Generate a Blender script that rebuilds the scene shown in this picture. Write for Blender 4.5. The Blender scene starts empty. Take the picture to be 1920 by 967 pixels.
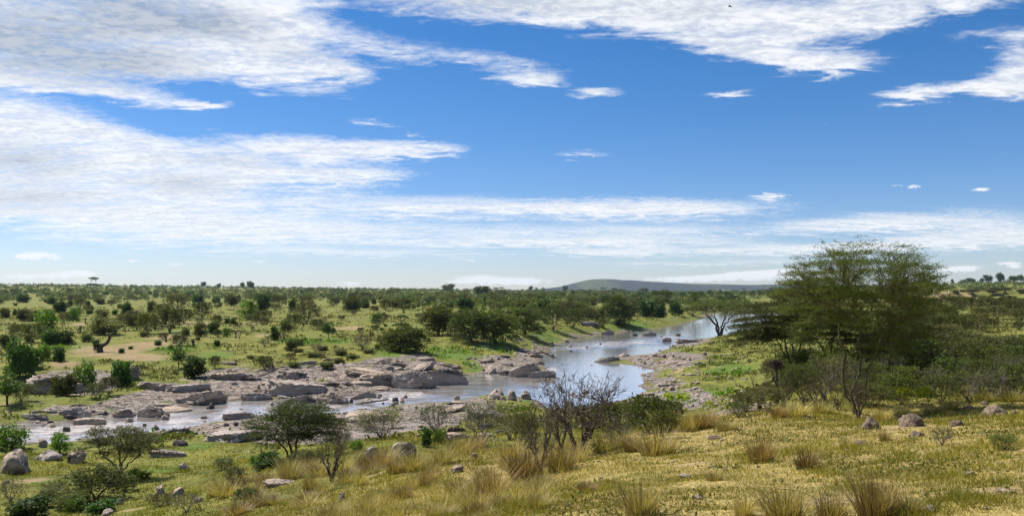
import bpy, math, random
import numpy as np
from mathutils import Vector, Matrix

rng = np.random.default_rng(7)
random.seed(7)
scene = bpy.context.scene
COL = scene.collection
R = math.radians

# ------------------------------------------------------------------ camera
EYE = 12.5                    # metres above the river
FPX = 1507.0                  # focal length in pixels of a 1920 px wide picture
PITCH = math.atan((548.0 - 483.5) / FPX)
cam_d = bpy.data.cameras.new("camera")
cam_d.sensor_width = 36.0
cam_d.lens = FPX / 1920.0 * 36.0
cam_d.clip_start = 0.1
cam_d.clip_end = 60000.0
cam = bpy.data.objects.new("camera", cam_d)
COL.objects.link(cam)
cam.location = (0, 0, EYE)
cam.rotation_euler = (math.pi / 2 + PITCH, 0, 0)
scene.camera = cam

# ------------------------------------------------------------------ light
SUN_EL, SUN_AZ = R(54), R(-58)          # azimuth clockwise from the view direction
sun_d = bpy.data.lights.new("sun", 'SUN')
sun_d.energy = 4.8
sun_d.angle = R(0.5)
sun_d.color = (1.0, 0.94, 0.84)
sun = bpy.data.objects.new("sun", sun_d)
COL.objects.link(sun)
S = Vector((math.sin(SUN_AZ) * math.cos(SUN_EL), math.cos(SUN_AZ) * math.cos(SUN_EL), math.sin(SUN_EL)))
sun.rotation_euler = S.to_track_quat('Z', 'Y').to_euler()
sun.location = (0, 0, 200)

scene.view_settings.view_transform = 'Standard'
scene.view_settings.look = 'None'
scene.view_settings.exposure = 0.70
scene.view_settings.gamma = 1.0
scene.cycles.max_bounces = 6
scene.cycles.diffuse_bounces = 3
scene.cycles.transmission_bounces = 3
scene.cycles.volume_bounces = 0


def px_ray(px, py):
    """Direction through a point of the 1920 x 967 picture."""
    x = (px - 960.0) / FPX
    z = -(py - 483.5) / FPX
    c, s = math.cos(PITCH), math.sin(PITCH)
    d = np.array([x, c - s * z, s + c * z])
    return d / np.linalg.norm(d)


# ------------------------------------------------------------------ sky
world = bpy.data.worlds.new("World")
scene.world = world
world.use_nodes = True
nt = world.node_tree
nt.nodes.clear()


def N(tree, kind, **kw):
    n = tree.nodes.new(kind)
    for k, v in kw.items():
        setattr(n, k, v)
    return n


def lk(tree, a, b):
    tree.links.new(a, b)


def M(tree, op, a, b=None, c=None, clamp=False):
    n = N(tree, 'ShaderNodeMath', operation=op, use_clamp=clamp)
    for i, v in enumerate((a, b, c)):
        if v is None:
            continue
        if isinstance(v, (int, float)):
            n.inputs[i].default_value = v
        else:
            lk(tree, v, n.inputs[i])
    return n.outputs[0]


def mixc(tree, fac, a, b, blend='MIX'):
    n = N(tree, 'ShaderNodeMix', data_type='RGBA', blend_type=blend)
    for sock, v in ((n.inputs[0], fac), (n.inputs[6], a), (n.inputs[7], b)):
        if isinstance(v, (int, float)):
            sock.default_value = v
        elif isinstance(v, tuple):
            sock.default_value = (*v, 1.0) if len(v) == 3 else v
        else:
            lk(tree, v, sock)
    return n.outputs[2]


def smooth(tree, v, lo, hi, a=0.0, b=1.0):
    n = N(tree, 'ShaderNodeMapRange', interpolation_type='SMOOTHSTEP')
    lk(tree, v, n.inputs[0])
    for i, x in ((1, lo), (2, hi), (3, a), (4, b)):
        n.inputs[i].default_value = x
    return n.outputs[0]


def noise(tree, vec, scale, detail=4.0, rough=0.55, dist=0.0, out=0):
    n = N(tree, 'ShaderNodeTexNoise')
    n.inputs['Scale'].default_value = scale
    n.inputs['Detail'].default_value = detail
    n.inputs['Roughness'].default_value = rough
    n.inputs['Distortion'].default_value = dist
    if vec is not None:
        lk(tree, vec, n.inputs['Vector'])
    return n.outputs[out]


def mapping(tree, vec, scale=(1, 1, 1), loc=(0, 0, 0), rot=(0, 0, 0), kind='POINT'):
    n = N(tree, 'ShaderNodeMapping', vector_type=kind)
    lk(tree, vec, n.inputs[0])
    n.inputs['Location'].default_value = loc
    n.inputs['Rotation'].default_value = rot
    n.inputs['Scale'].default_value = scale
    return n.outputs[0]


SKY_STRENGTH = 0.082
sky = N(nt, 'ShaderNodeTexSky', sky_type='NISHITA')
sky.sun_disc = False
sky.sun_elevation = SUN_EL
sky.sun_rotation = SUN_AZ % (2 * math.pi)
sky.altitude = 1600
sky.air_density = 1.0
sky.dust_density = 0.6
sky.ozone_density = 2.5

tc = N(nt, 'ShaderNodeTexCoord')
sep = N(nt, 'ShaderNodeSeparateXYZ')
lk(nt, tc.outputs['Generated'], sep.inputs[0])
DX, DY, DZ = sep.outputs
az = M(nt, 'ARCTAN2', DX, DY)
el = M(nt, 'ARCSINE', DZ)
# cloud deck coordinates: where the ray meets a level layer
zc = M(nt, 'ADD', M(nt, 'MAXIMUM', DZ, 0.0), 0.09)
pl = N(nt, 'ShaderNodeCombineXYZ')
lk(nt, M(nt, 'DIVIDE', DX, zc), pl.inputs[0])
lk(nt, M(nt, 'DIVIDE', DY, zc), pl.inputs[1])
deck = pl.outputs[0]
# direction in degrees, with a ragged edge
wisp_v = mapping(nt, deck, scale=(0.8, 2.4, 1), rot=(0, 0, R(-8)))
w1 = noise(nt, wisp_v, 1.7, 5, 0.6, 0.4)
w2 = noise(nt, mapping(nt, deck, scale=(1.0, 2.0, 1), loc=(3, 7, 0)), 5.5, 5, 0.62, 0.8)
w3 = noise(nt, mapping(nt, deck, scale=(1.0, 1.2, 1), loc=(9, 2, 0)), 24.0, 3, 0.6, 0.3)
ae = N(nt, 'ShaderNodeCombineXYZ')
lk(nt, M(nt, 'ADD', M(nt, 'MULTIPLY', az, 57.29578), M(nt, 'MULTIPLY', M(nt, 'SUBTRACT', w1, 0.5), 7.0)), ae.inputs[0])
lk(nt, M(nt, 'ADD', M(nt, 'MULTIPLY', el, 57.29578), M(nt, 'MULTIPLY', M(nt, 'SUBTRACT', w2, 0.5), 1.6)), ae.inputs[1])
AE = ae.outputs[0]


def blob(px, py, rx, ry, rot=0.0, w=1.0):
    d = px_ray(px, py)
    a = math.degrees(math.atan2(d[0], d[1]))
    e = math.degrees(math.asin(d[2]))
    k = math.degrees(1.0 / FPX) * math.cos(R(a)) ** 2
    kv = math.degrees(1.0 / FPX) * math.cos(R(a))
    v = mapping(nt, AE, scale=(rx * k, ry * kv, 1.0), loc=(a, e, 0), rot=(0, 0, R(-rot)), kind='TEXTURE')
    g = N(nt, 'ShaderNodeTexGradient', gradient_type='SPHERICAL')
    lk(nt, v, g.inputs[0])
    return M(nt, 'MULTIPLY', g.outputs['Fac'], w)


def field(rows):
    acc = None
    for r_ in rows:
        b = blob(*r_)
        acc = b if acc is None else M(nt, 'ADD', acc, b)
    return acc


CLOUDS = [
    # the long bank along the top left
    (120, -30, 620, 150, 0, 1.7), (60, 85, 420, 95, 0, 1.5), (430, 115, 330, 60, 4, 1.3), (620, 132, 130, 22, 4, .8),
    (450, 40, 330, 100, 8, .9), (760, 95, 260, 36, 6, .55), (960, 122, 150, 24, 8, .6), (1000, 150, 90, 18, 3, 1.0),
    (20, 150, 220, 20, 0, .8), (-200, 60, 400, 120, 0, 1.2),
    # the bank along the top right
    (1000, -40, 620, 92, 0, 1.7), (1250, 30, 330, 66, 6, 1.1), (1430, 70, 240, 62, 10, 1.0), (1540, 121, 150, 24, 3, 1.2),
    (1380, 100, 170, 26, 10, .5), (1600, 20, 230, 60, 4, .75), (1800, -15, 300, 50, 0, 1.0), (1640, 40, 100, 50, 0, .4), (1860, 60, 90, 30, 0, .35),
    # small streaks
    (1120, 173, 80, 13, 2, 1.0), (1360, 176, 70, 10, 0, .95), (270, 184, 190, 24, 3, .8), (395, 199, 55, 12, 0, 1.0),
    (690, 229, 90, 9, 5, .6), (1110, 289, 60, 11, 3, .55), (760, 250, 70, 8, 4, .4),
    # right edge
    (1905, 135, 120, 56, -10, 1.2), (1740, 172, 130, 20, -2, 1.15), (1915, 70, 70, 26, -8, .7), (2010, 150, 170, 50, 0, 1.2),
    # the middle bank at the left
    (40, 235, 330, 80, 6, 1.3), (180, 285, 430, 60, 4, 1.4), (600, 281, 330, 32, 0, 1.25), (760, 278, 150, 20, -2, .8),
    (130, 350, 430, 70, 0, 1.2), (560, 332, 250, 40, 0, 1.1), (700, 325, 140, 18, -2, .6), (-150, 300, 350, 130, 0, 1.0),
    (370, 345, 130, 30, 0, .6),
    # the flat sheets above the horizon
    (300, 405, 700, 60, 0, .72), (850, 388, 560, 30, 1, .9), (1250, 390, 330, 28, 1, .95), (1700, 414, 330, 28, -1, .85),
    (1250, 434, 520, 30, 0, .62), (650, 440, 700, 46, 0, .62), (1500, 468, 560, 18, 0, .95), (1100, 455, 420, 12, 0, .7), (1750, 452, 300, 14, -1, .8), (700, 475, 460, 14, 0, .45), (1350, 492, 420, 9, 0, .55), (250, 455, 480, 36, 0, .25), (1900, 436, 300, 34, 0, .8),
    (1150, 472, 140, 14, -2, .6), (1440, 368, 60, 8, 0, .9),
]
body = field(CLOUDS)
# away from the picture the same broken cloud goes on
gen = smooth(nt, noise(nt, mapping(nt, deck, scale=(.7, 1.3, 1), loc=(21, 4, 0)), 1.1, 4, .55), .42, .72)
far_az = smooth(nt, M(nt, 'ABSOLUTE', az), R(36), R(50))
high = smooth(nt, el, R(21), R(30))
out_w = M(nt, 'MAXIMUM', far_az, high)
body = M(nt, 'ADD', body, M(nt, 'MULTIPLY', gen, out_w))
tex = M(nt, 'ADD', M(nt, 'MULTIPLY', M(nt, 'SUBTRACT', w2, .5), .95), M(nt, 'MULTIPLY', M(nt, 'SUBTRACT', w3, .5), .62))
tex = M(nt, 'ADD', tex, M(nt, 'MULTIPLY', M(nt, 'SUBTRACT', w1, .5), 1.0))
dens = M(nt, 'ADD', M(nt, 'MINIMUM', body, .88), M(nt, 'MULTIPLY', tex, 1.0))
cov = smooth(nt, dens, .10, 1.06)
cov = M(nt, 'MULTIPLY', cov, smooth(nt, body, 0.0, .22))
cov = M(nt, 'MULTIPLY', cov, .94)
# little heaped clouds low over the horizon
deg = N(nt, 'ShaderNodeCombineXYZ')
lk(nt, M(nt, 'MULTIPLY', az, 57.29578), deg.inputs[0])
lk(nt, M(nt, 'MULTIPLY', el, 57.29578), deg.inputs[1])
p1 = noise(nt, mapping(nt, deg.outputs[0], scale=(.55, 1.5, 1)), 1.0, 5, .65)
p2 = noise(nt, mapping(nt, deg.outputs[0], scale=(1, 1.6, 1), loc=(5, 9, 0)), 1.9, 4, .65)
pae = N(nt, 'ShaderNodeCombineXYZ')
lk(nt, M(nt, 'ADD', M(nt, 'MULTIPLY', az, 57.29578), M(nt, 'MULTIPLY', M(nt, 'SUBTRACT', p1, .5), 1.2)), pae.inputs[0])
lk(nt, M(nt, 'ADD', M(nt, 'MULTIPLY', el, 57.29578), M(nt, 'MULTIPLY', M(nt, 'SUBTRACT', p2, .5), .35)), pae.inputs[1])
AE = pae.outputs[0]
PUFFS = [(75, 479, 62, 11, 0, 1.0), (40, 482, 30, 7, 0, .8), (110, 517, 110, 12, 0, .9), (150, 510, 40, 8, 0, .9), (20, 520, 70, 10, 0, .7), (135, 435, 60, 8, 0, .55), (250, 488, 50, 6, 0, .55), (330, 495, 34, 6, 0, .7),
         (850, 528, 70, 9, 0, .7), (905, 521, 60, 11, 0, 1.0), (985, 526, 70, 11, 0, 1.0), (940, 530, 80, 8, 0, .8), (1440, 514, 90, 14, 0, 1.1), (1360, 519, 110, 12, -2, 1.0), (1270, 523, 110, 9, 0, .9), (1490, 510, 60, 12, 0, .9),
         (1810, 503, 58, 11, 0, 1.0), (1770, 505, 40, 7, 0, .7), (1895, 494, 40, 7, 0, .9), (1905, 501, 30, 5, 0, .7), (1710, 350, 26, 7, 0, .9), (1840, 355, 30, 6, 0, .9), (1682, 348, 16, 4, 0, .6), (885, 488, 20, 5, 0, .6), (660, 531, 60, 7, 0, .7), (480, 489, 36, 5, 0, .5), (300, 526, 50, 8, 0, .5), (1110, 290, 50, 9, 0, .5), (400, 241, 30, 7, 0, .5), (1460, 368, 40, 5, 0, .9), (1640, 540, 120, 8, 0, .7)]
pn = M(nt, 'ADD', M(nt, 'MULTIPLY', M(nt, 'SUBTRACT', p2, .5), 1.3), M(nt, 'MULTIPLY', M(nt, 'SUBTRACT', p1, .5), .8))
puff = M(nt, 'ADD', field(PUFFS), pn)
cov = M(nt, 'MAXIMUM', cov, M(nt, 'MULTIPLY', smooth(nt, puff, .24, .80), .88))
# thick parts are greyer underneath
GREY = [(110, 95, 360, 80, 0, 1.9), (330, 35, 260, 44, 0, 1.0), (150, 0, 460, 60, 0, 1.2), (560, 100, 200, 30, 4, .5), (40, 300, 180, 50, 0, .9), (340, 345, 140, 28, 0, .7), (900, 5, 340, 34, 0, .8), (60, 370, 220, 40, 0, .6), (420, 300, 200, 26, 0, .4), (1300, 20, 200, 30, 0, .35)]
grey = M(nt, 'ADD', field(GREY), M(nt, 'MULTIPLY', out_w, .3))
grey = M(nt, 'MULTIPLY', grey, smooth(nt, M(nt, 'ADD', M(nt, 'MULTIPLY', w2, .65), M(nt, 'MULTIPLY', w1, .35)), .22, .74))
grey = M(nt, 'MINIMUM', grey, .72)
shade = M(nt, 'MULTIPLY', smooth(nt, dens, .40, 1.1), smooth(nt, M(nt, 'ADD', M(nt, 'MULTIPLY', w2, .6), M(nt, 'MULTIPLY', w3, .4)), .58, .38))
g_all = M(nt, 'ADD', grey, M(nt, 'MULTIPLY', shade, .50), clamp=True)
cl_col = mixc(nt, g_all, (0.92, 0.93, 0.95), (0.36, 0.42, 0.50))
# the clear sky: deeper blue than the air model alone, as in the photograph
hsv = N(nt, 'ShaderNodeHueSaturation')
hsv.inputs['Saturation'].default_value = 1.38
hsv.inputs['Value'].default_value = 1.0
lk(nt, sky.outputs[0], hsv.inputs['Color'])
low = mixc(nt, smooth(nt, el, R(-1), R(15)), (0.79, 0.76, 0.88), (1.04, 0.90, 0.94))
sky_t = mixc(nt, 1.0, hsv.outputs[0], low, 'MULTIPLY')
bg_sky = N(nt, 'ShaderNodeBackground')
bg_sky.inputs['Strength'].default_value = SKY_STRENGTH
lk(nt, sky_t, bg_sky.inputs['Color'])
bg_cl = N(nt, 'ShaderNodeBackground')
CLOUD_STRENGTH = 0.68
bg_cl.inputs['Strength'].default_value = CLOUD_STRENGTH
lk(nt, cl_col, bg_cl.inputs['Color'])
mx = N(nt, 'ShaderNodeMixShader')
lk(nt, cov, mx.inputs[0])
lk(nt, bg_sky.outputs[0], mx.inputs[1])
lk(nt, bg_cl.outputs[0], mx.inputs[2])
wo = N(nt, 'ShaderNodeOutputWorld')
lk(nt, mx.outputs[0], wo.inputs[0])
world.cycles.sampling_method = 'MANUAL'
world.cycles.sample_map_resolution = 1024


# ------------------------------------------------------------------ numeric noise
def _h(ix, iy, iz, seed):
    n = (ix.astype(np.int64) * 374761393 + iy.astype(np.int64) * 668265263 + iz.astype(np.int64) * 2147483647 + seed * 1274126177) & 0xFFFFFFFF
    n = ((n ^ (n >> 13)) * 1274126177) & 0xFFFFFFFF
    n = ((n ^ (n >> 16)) * 668265263) & 0xFFFFFFFF
    return ((n ^ (n >> 15)) & 0xFFFFFF) / float(0xFFFFFF)


def vn2(x, y, seed=0):
    x = np.asarray(x, float); y = np.asarray(y, float)
    ix, iy = np.floor(x), np.floor(y)
    fx, fy = x - ix, y - iy
    ux, uy = fx * fx * (3 - 2 * fx), fy * fy * (3 - 2 * fy)
    z = np.zeros_like(ix)
    a, b = _h(ix, iy, z, seed), _h(ix + 1, iy, z, seed)
    c, d = _h(ix, iy + 1, z, seed), _h(ix + 1, iy + 1, z, seed)
    return (a * (1 - ux) + b * ux) * (1 - uy) + (c * (1 - ux) + d * ux) * uy


def fbm2(x, y, o=3, seed=0):
    s, a, t = 0.0, 1.0, 0.0
    for k in range(o):
        s = s + a * vn2(x * 2 ** k, y * 2 ** k, seed + 17 * k)
        t += a
        a *= .5
    return s / t - .5


def vn3(p, seed=0):
    i = np.floor(p); f = p - i
    u = f * f * (3 - 2 * f)
    r = 0
    for dx in (0, 1):
        for dy in (0, 1):
            for dz in (0, 1):
                w = (u[:, 0] if dx else 1 - u[:, 0]) * (u[:, 1] if dy else 1 - u[:, 1]) * (u[:, 2] if dz else 1 - u[:, 2])
                r = r + w * _h(i[:, 0] + dx, i[:, 1] + dy, i[:, 2] + dz, seed)
    return r


def fbm3(p, o=3, seed=0):
    s, a, t = 0.0, 1.0, 0.0
    for k in range(o):
        s = s + a * vn3(p * 2 ** k, seed + 31 * k)
        t += a
        a *= .5
    return s / t - .5


def sstep(a, b, x):
    t = np.clip((x - a) / (b - a), 0, 1)
    return t * t * (3 - 2 * t)


# ------------------------------------------------------------------ lie of the land
def at_level(px, py, z):
    d = px_ray(px, py)
    t = (z - EYE) / d[2]
    return np.array([d[0] * t, d[1] * t])


def poly_sd(poly, x, y):
    """signed distance to a closed polygon, negative inside"""
    P = np.asarray(poly, float)
    Q = np.roll(P, -1, axis=0)
    best = np.full(x.shape, 1e18)
    ins = np.zeros(x.shape, bool)
    for (ax, ay), (bx, by) in zip(P, Q):
        ex, ey = bx - ax, by - ay
        t = np.clip(((x - ax) * ex + (y - ay) * ey) / (ex * ex + ey * ey + 1e-12), 0, 1)
        dx, dy = x - ax - t * ex, y - ay - t * ey
        best = np.minimum(best, dx * dx + dy * dy)
        if by != ay:
            c = ((ay > y) != (by > y)) & (x < (bx - ax) * (y - ay) / (by - ay) + ax)
            ins ^= c
    d = np.sqrt(best)
    return np.where(ins, -d, d)


RIVER_PX = [(-190, 826), (-60, 808), (40, 797), (110, 791), (190, 781), (300, 777), (340, 771), (385, 758), (460, 752), (520, 752),
            (600, 752), (650, 746), (700, 737), (760, 727), (800, 719), (870, 707), (915, 700), (940, 700), (960, 708), (1010, 707),
            (1045, 698), (1040, 690), (1022, 684), (1020, 670), (1040, 660), (1035, 652), (1062, 645), (1090, 633), (1130, 626),
            (1190, 621), (1220, 621), (1260, 614), (1300, 606), (1328, 597), (1335, 590), (1360, 585), (1420, 581), (1600, 577), (2100, 575),
            (2100, 580), (1600, 585), (1470, 592), (1410, 608), (1385, 626), (1330, 633), (1290, 637), (1262, 643), (1255, 650), (1230, 658),
            (1200, 665), (1160, 667), (1115, 671), (1113, 676), (1150, 681), (1190, 686), (1214, 694), (1200, 702), (1196, 720), (1188, 742),
            (1120, 760), (1050, 766), (1000, 745), (960, 741), (915, 740), (890, 743), (840, 751), (790, 753), (720, 759), (640, 772),
            (560, 779), (480, 776), (440, 782), (370, 795), (330, 804), (270, 811), (200, 817), (140, 821), (100, 828), (40, 824),
            (-60, 838), (-190, 858)]
RIVER = np.array([at_level(a, b, 0.0) for a, b in RIVER_PX])

# (picture column, depth in metres, level): what the ground does where it shows
CTRL = [
    # the grassy hill the picture is taken from
    (960, 2, 10.9), (200, 2, 10.4), (1800, 2, 11.0), (-400, 3, 9.6), (2300, 3, 11.2),
    (1640, 8, 10.3), (1900, 8, 10.45), (1300, 8.5, 10.15), (960, 9.5, 9.85), (640, 12, 8.9), (-600, 14, 6.4),
    (1640, 18, 9.15), (1900, 20, 9.25), (1300, 18, 8.75), (1100, 20, 8.25), (960, 20, 7.9), (640, 20, 7.2), (500, 22, 6.4), (400, 29, 4.65), (200, 30, 3.9), (100, 33, 3.3), (-300, 30, 3.8),
    (1600, 36, 7.1), (1880, 38, 7.65), (1350, 33, 7.3), (1420, 36, 7.25), (1230, 30, 7.35), (1100, 26, 7.45), (960, 28, 6.95), (800, 29, 6.5), (640, 29, 5.8),
    (460, 36, 4.1), (330, 40, 2.75), (200, 45, 2.2), (30, 50, 1.9), (-300, 50, 1.8), (560, 47, 2.65), (750, 42, 4.3), (880, 44, 4.0), (1050, 46, 4.1), (1180, 48, 3.9),
    (450, 62, .95), (640, 62, 1.2), (800, 64, 1.4), (950, 68, 1.5), (1100, 66, 1.8), (250, 60, .9), (50, 60, .9), (-300, 64, .8),
    # right bank, between the hill and the river
    (1300, 50, 4.2), (1300, 70, 1.9), (1390, 62, 3.2), (1340, 96, 1.5), (1280, 131, 1.0), (1220, 85, .9), (1400, 104, 1.9), (1400, 155, 1.8), (1440, 200, 2.2), (1340, 215, 1.0),
    # shelf on the right
    (1480, 60, 5.6), (1520, 44, 7.0), (1700, 46, 7.25), (1900, 52, 7.3), (1640, 70, 6.4), (1860, 90, 6.4), (1700, 120, 6.0), (1540, 110, 4.0), (1900, 150, 7.3), (1650, 220, 6.4), (1850, 300, 8.2),
    (2300, 60, 8.0), (2300, 300, 9.5), (1500, 330, 3.0), (1600, 700, 6.0), (1850, 700, 13.0), (1900, 1500, 29.0), (1750, 1800, 30.0), (1500, 1600, 13.0),
    (2400, 1500, 32.0),
    # left bank and the plain
    (0, 100, 1.6), (150, 100, 1.5), (400, 105, 1.3), (600, 114, 1.5), (700, 118, 1.6), (850, 124, 1.2), (960, 150, 1.0), (1060, 185, 1.0), (1150, 235, 1.2),
    (100, 121, 3.2), (300, 128, 3.0), (500, 132, 3.0), (620, 139, 3.3), (800, 160, 3.0), (900, 165, 3.0), (1000, 200, 2.6), (1100, 270, 2.8), (1250, 340, 2.0), (1330, 520, 2.6),
    (-400, 110, 2.4), (-400, 300, 5.5),
    (0, 180, 4.4), (300, 232, 4.5), (600, 240, 4.6), (800, 270, 4.8), (1000, 350, 4.6), (100, 400, 5.6), (400, 420, 5.4), (700, 450, 5.6), (1100, 500, 4.6),
    (300, 942, 7.6), (0, 900, 9.5), (700, 950, 7.0), (1000, 1000, 7.0), (1250, 1000, 5.0),
    (-300, 2500, 36.0), (0, 2500, 33.0), (400, 2500, 27.0), (700, 2500, 20.0), (900, 2500, 17.0), (1060, 2500, 14.5), (1200, 2500, 11.0), (1350, 2500, 11.0),
    (0, 9000, 20.0), (700, 9000, 10.0), (1200, 9000, 8.0), (1500, 9000, 8.0), (1900, 9000, 20.0),
]
cu = np.array([[math.atan((a - 960) / FPX), math.log(b / math.cos(math.atan((a - 960) / FPX))) * .5] for a, b, _ in CTRL])
cz = np.array([c for _, _, c in CTRL])
_q = .07


def _phi(d2):
    return np.sqrt(d2 + _q * _q)


_A = _phi(((cu[:, None, :] - cu[None, :, :]) ** 2).sum(-1))
_A -= np.eye(len(cz)) * .002
_Z = np.concatenate([np.concatenate([_A, np.ones((len(cz), 1))], 1), np.concatenate([np.ones((1, len(cz))), np.zeros((1, 1))], 1)], 0)
_w = np.linalg.solve(_Z, np.append(cz, 0.0))


def base_height(x, y):
    r = np.maximum(np.hypot(x, y), 1.5)
    th = np.clip(np.arctan2(x, y), -.95, .95)
    lr = np.log(np.minimum(r, 9500)) * .5
    out = np.full(x.shape, _w[-1])
    for i in range(len(cz)):
        out = out + _w[i] * _phi((th - cu[i, 0]) ** 2 + (lr - cu[i, 1]) ** 2)
    return out


def river_sd(x, y):
    d = np.full(x.shape, 400.0)
    m = (np.abs(x) < 700) & (y > 30) & (y < 900)
    if m.any():
        xs, ys = x[m], y[m]
        d[m] = poly_sd(RIVER, xs, ys) + fbm2(xs * .35, ys * .35, 3, 5) * 2.2 - .9 - .9 * sstep(150, 300, ys)
    return d


def height(x, y, full=False):
    x = np.asarray(x, float); y = np.asarray(y, float)
    r = np.hypot(x, y)
    b = base_height(x, y)
    sd = river_sd(x, y)
    front = sstep(-5, 20, y)
    big = fbm2(x / 90, y / 90, 3, 11) * 3.0 * sstep(200, 900, r)
    mid = fbm2(x / 11, y / 11, 3, 12) * .75 * sstep(12, 40, r)
    fine = fbm2(x / 1.6, y / 1.6, 3, 13) * .16
    near = (1 - sstep(50, 62, r)) * (fbm2(x / .45, y / .45, 2, 14) * .07)
    rocky = np.exp(-np.maximum(sd, 0) / 11.0) * sstep(45, 70, y)
    step = fbm2(x / 5 + y / 9, y / 5, 3, 15)
    sx = (x * .45 + y * .9) / 3.4 + fbm2(x / 6, y / 6, 2, 16) * 2.2
    saw = sx - np.floor(sx)
    crk = np.abs(fbm2(x / 4.5, y / 4.5, 2, 17)) * 2
    led = ((np.floor(step * 7) / 7 + .35 * step) * 1.5 + (saw - .5) * .55 - .55 * sstep(.10, .0, crk)) * rocky
    h = b + (big + mid) * front + fine + near + led
    bank = sstep(0.0, 9.0, sd)
    lo = .06 + .10 * np.clip(sd, 0, 9)
    h = np.where(sd > 0, lo + np.maximum(h - lo, -.02) * bank, np.maximum(-.9, .06 + sd * .5))
    if full:
        return h, sd
    return h


_RR = np.exp(np.linspace(math.log(5.0), math.log(8500.0), 1400))


def ground(px, py):
    """the first point of the land that the ray through a picture point meets: x, y, z"""
    d = px_ray(px, py)
    hxy = math.hypot(d[0], d[1])
    x, y, z = d[0] / hxy * _RR, d[1] / hxy * _RR, EYE + d[2] / hxy * _RR
    h = np.maximum(height(x, y), 0.0)
    below = np.nonzero(z < h)[0]
    if not len(below) and py < 552:
        return ground(px, py + .8)
    if not len(below):
        i = len(_RR) - 1
        return np.array([x[i], y[i], h[i]])
    i = below[0]
    if i == 0:
        return np.array([x[0], y[0], h[0]])
    a, b = z[i - 1] - h[i - 1], h[i] - z[i]
    t = a / (a + b + 1e-9)
    X, Y = x[i - 1] + t * (x[i] - x[i - 1]), y[i - 1] + t * (y[i] - y[i - 1])
    return np.array([X, Y, max(float(height(np.array([X]), np.array([Y]))[0]), 0.0)])


def to_px(x, y, z):
    c, s = math.cos(PITCH), math.sin(PITCH)
    dz = z - EYE
    depth = c * y + s * dz
    up = -s * y + c * dz
    return 960 + FPX * x / depth, 483.5 - FPX * up / depth, depth


# ------------------------------------------------------------------ mesh helpers
def mesh_np(name, verts, quads=None, tris=None, mat=None, smooth_shade=False, attrs=None):
    me = bpy.data.meshes.new(name)
    verts = np.asarray(verts, np.float32)
    nq = 0 if quads is None else len(quads)
    ntr = 0 if tris is None else len(tris)
    me.vertices.add(len(verts))
    me.vertices.foreach_set('co', verts.ravel())
    loops = np.concatenate([np.asarray(quads, np.int32).ravel() if nq else np.zeros(0, np.int32), np.asarray(tris, np.int32).ravel() if ntr else np.zeros(0, np.int32)])
    me.loops.add(len(loops))
    me.loops.foreach_set('vertex_index', loops)
    me.polygons.add(nq + ntr)
    st = np.concatenate([np.arange(nq) * 4, nq * 4 + np.arange(ntr) * 3]).astype(np.int32)
    me.polygons.foreach_set('loop_start', st)
    if smooth_shade:
        me.polygons.foreach_set('use_smooth', np.ones(nq + ntr, bool))
    me.update(calc_edges=True)
    for k, v in (attrs or {}).items():
        a = me.attributes.new(k, 'FLOAT', 'POINT')
        a.data.foreach_set('value', np.asarray(v, np.float32))
    if mat is not None:
        me.materials.append(mat)
    me.validate()
    return me


def link(name, me, parent=None):
    o = bpy.data.objects.new(name, me)
    COL.objects.link(o)
    if parent is not None:
        o.parent = parent
    return o


def setting(o, kind='structure'):
    o['kind'] = kind
    return o


# ------------------------------------------------------------------ materials
def new_mat(name):
    m = bpy.data.materials.new(name)
    m.use_nodes = True
    t = m.node_tree
    t.nodes.clear()
    out = N(t, 'ShaderNodeOutputMaterial')
    b = N(t, 'ShaderNodeBsdfPrincipled')
    lk(t, b.outputs[0], out.inputs['Surface'])
    return m, t, b, out


def attr(t, name):
    n = N(t, 'ShaderNodeAttribute', attribute_name=name)
    return n.outputs['Fac']


def set_in(t, sock, v):
    if isinstance(v, (int, float)):
        sock.default_value = v
    elif isinstance(v, tuple):
        sock.default_value = (*v, 1.0)
    else:
        lk(t, v, sock)


def bump(t, b, h, strength=.5, dist=.1):
    n = N(t, 'ShaderNodeBump')
    n.inputs['Strength'].default_value = strength
    n.inputs['Distance'].default_value = dist
    lk(t, h, n.inputs['Height'])
    lk(t, n.outputs[0], b.inputs['Normal'])


def rock_colour(t, vec, seed=0.0, sc=1.0):
    """weathered banded gneiss: tan and pink, grey lichen, dark streaks along the layers"""
    v = mapping(t, vec, loc=(seed, seed * 1.7, 0), scale=(sc, sc, sc))
    lay = noise(t, mapping(t, v, scale=(.45, 1.1, 2.4), rot=(R(18), R(12), R(25))), 2.2, 6, .62, .6)
    big = noise(t, v, .35, 3, .5)
    fine = noise(t, v, 7.0, 4, .65)
    c = mixc(t, smooth(t, lay, .34, .66), (.13, .112, .100), (.40, .325, .262))
    c = mixc(t, smooth(t, big, .40, .62), c, mixc(t, .6, c, (.31, .29, .285)))
    c = mixc(t, smooth(t, lay, .45, .36), c, (.036, .033, .031))
    c = mixc(t, smooth(t, fine, .35, .75, 0, .5), c, (.46, .39, .33))
    return c, M(t, 'ADD', lay, M(t, 'MULTIPLY', fine, .35))


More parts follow.
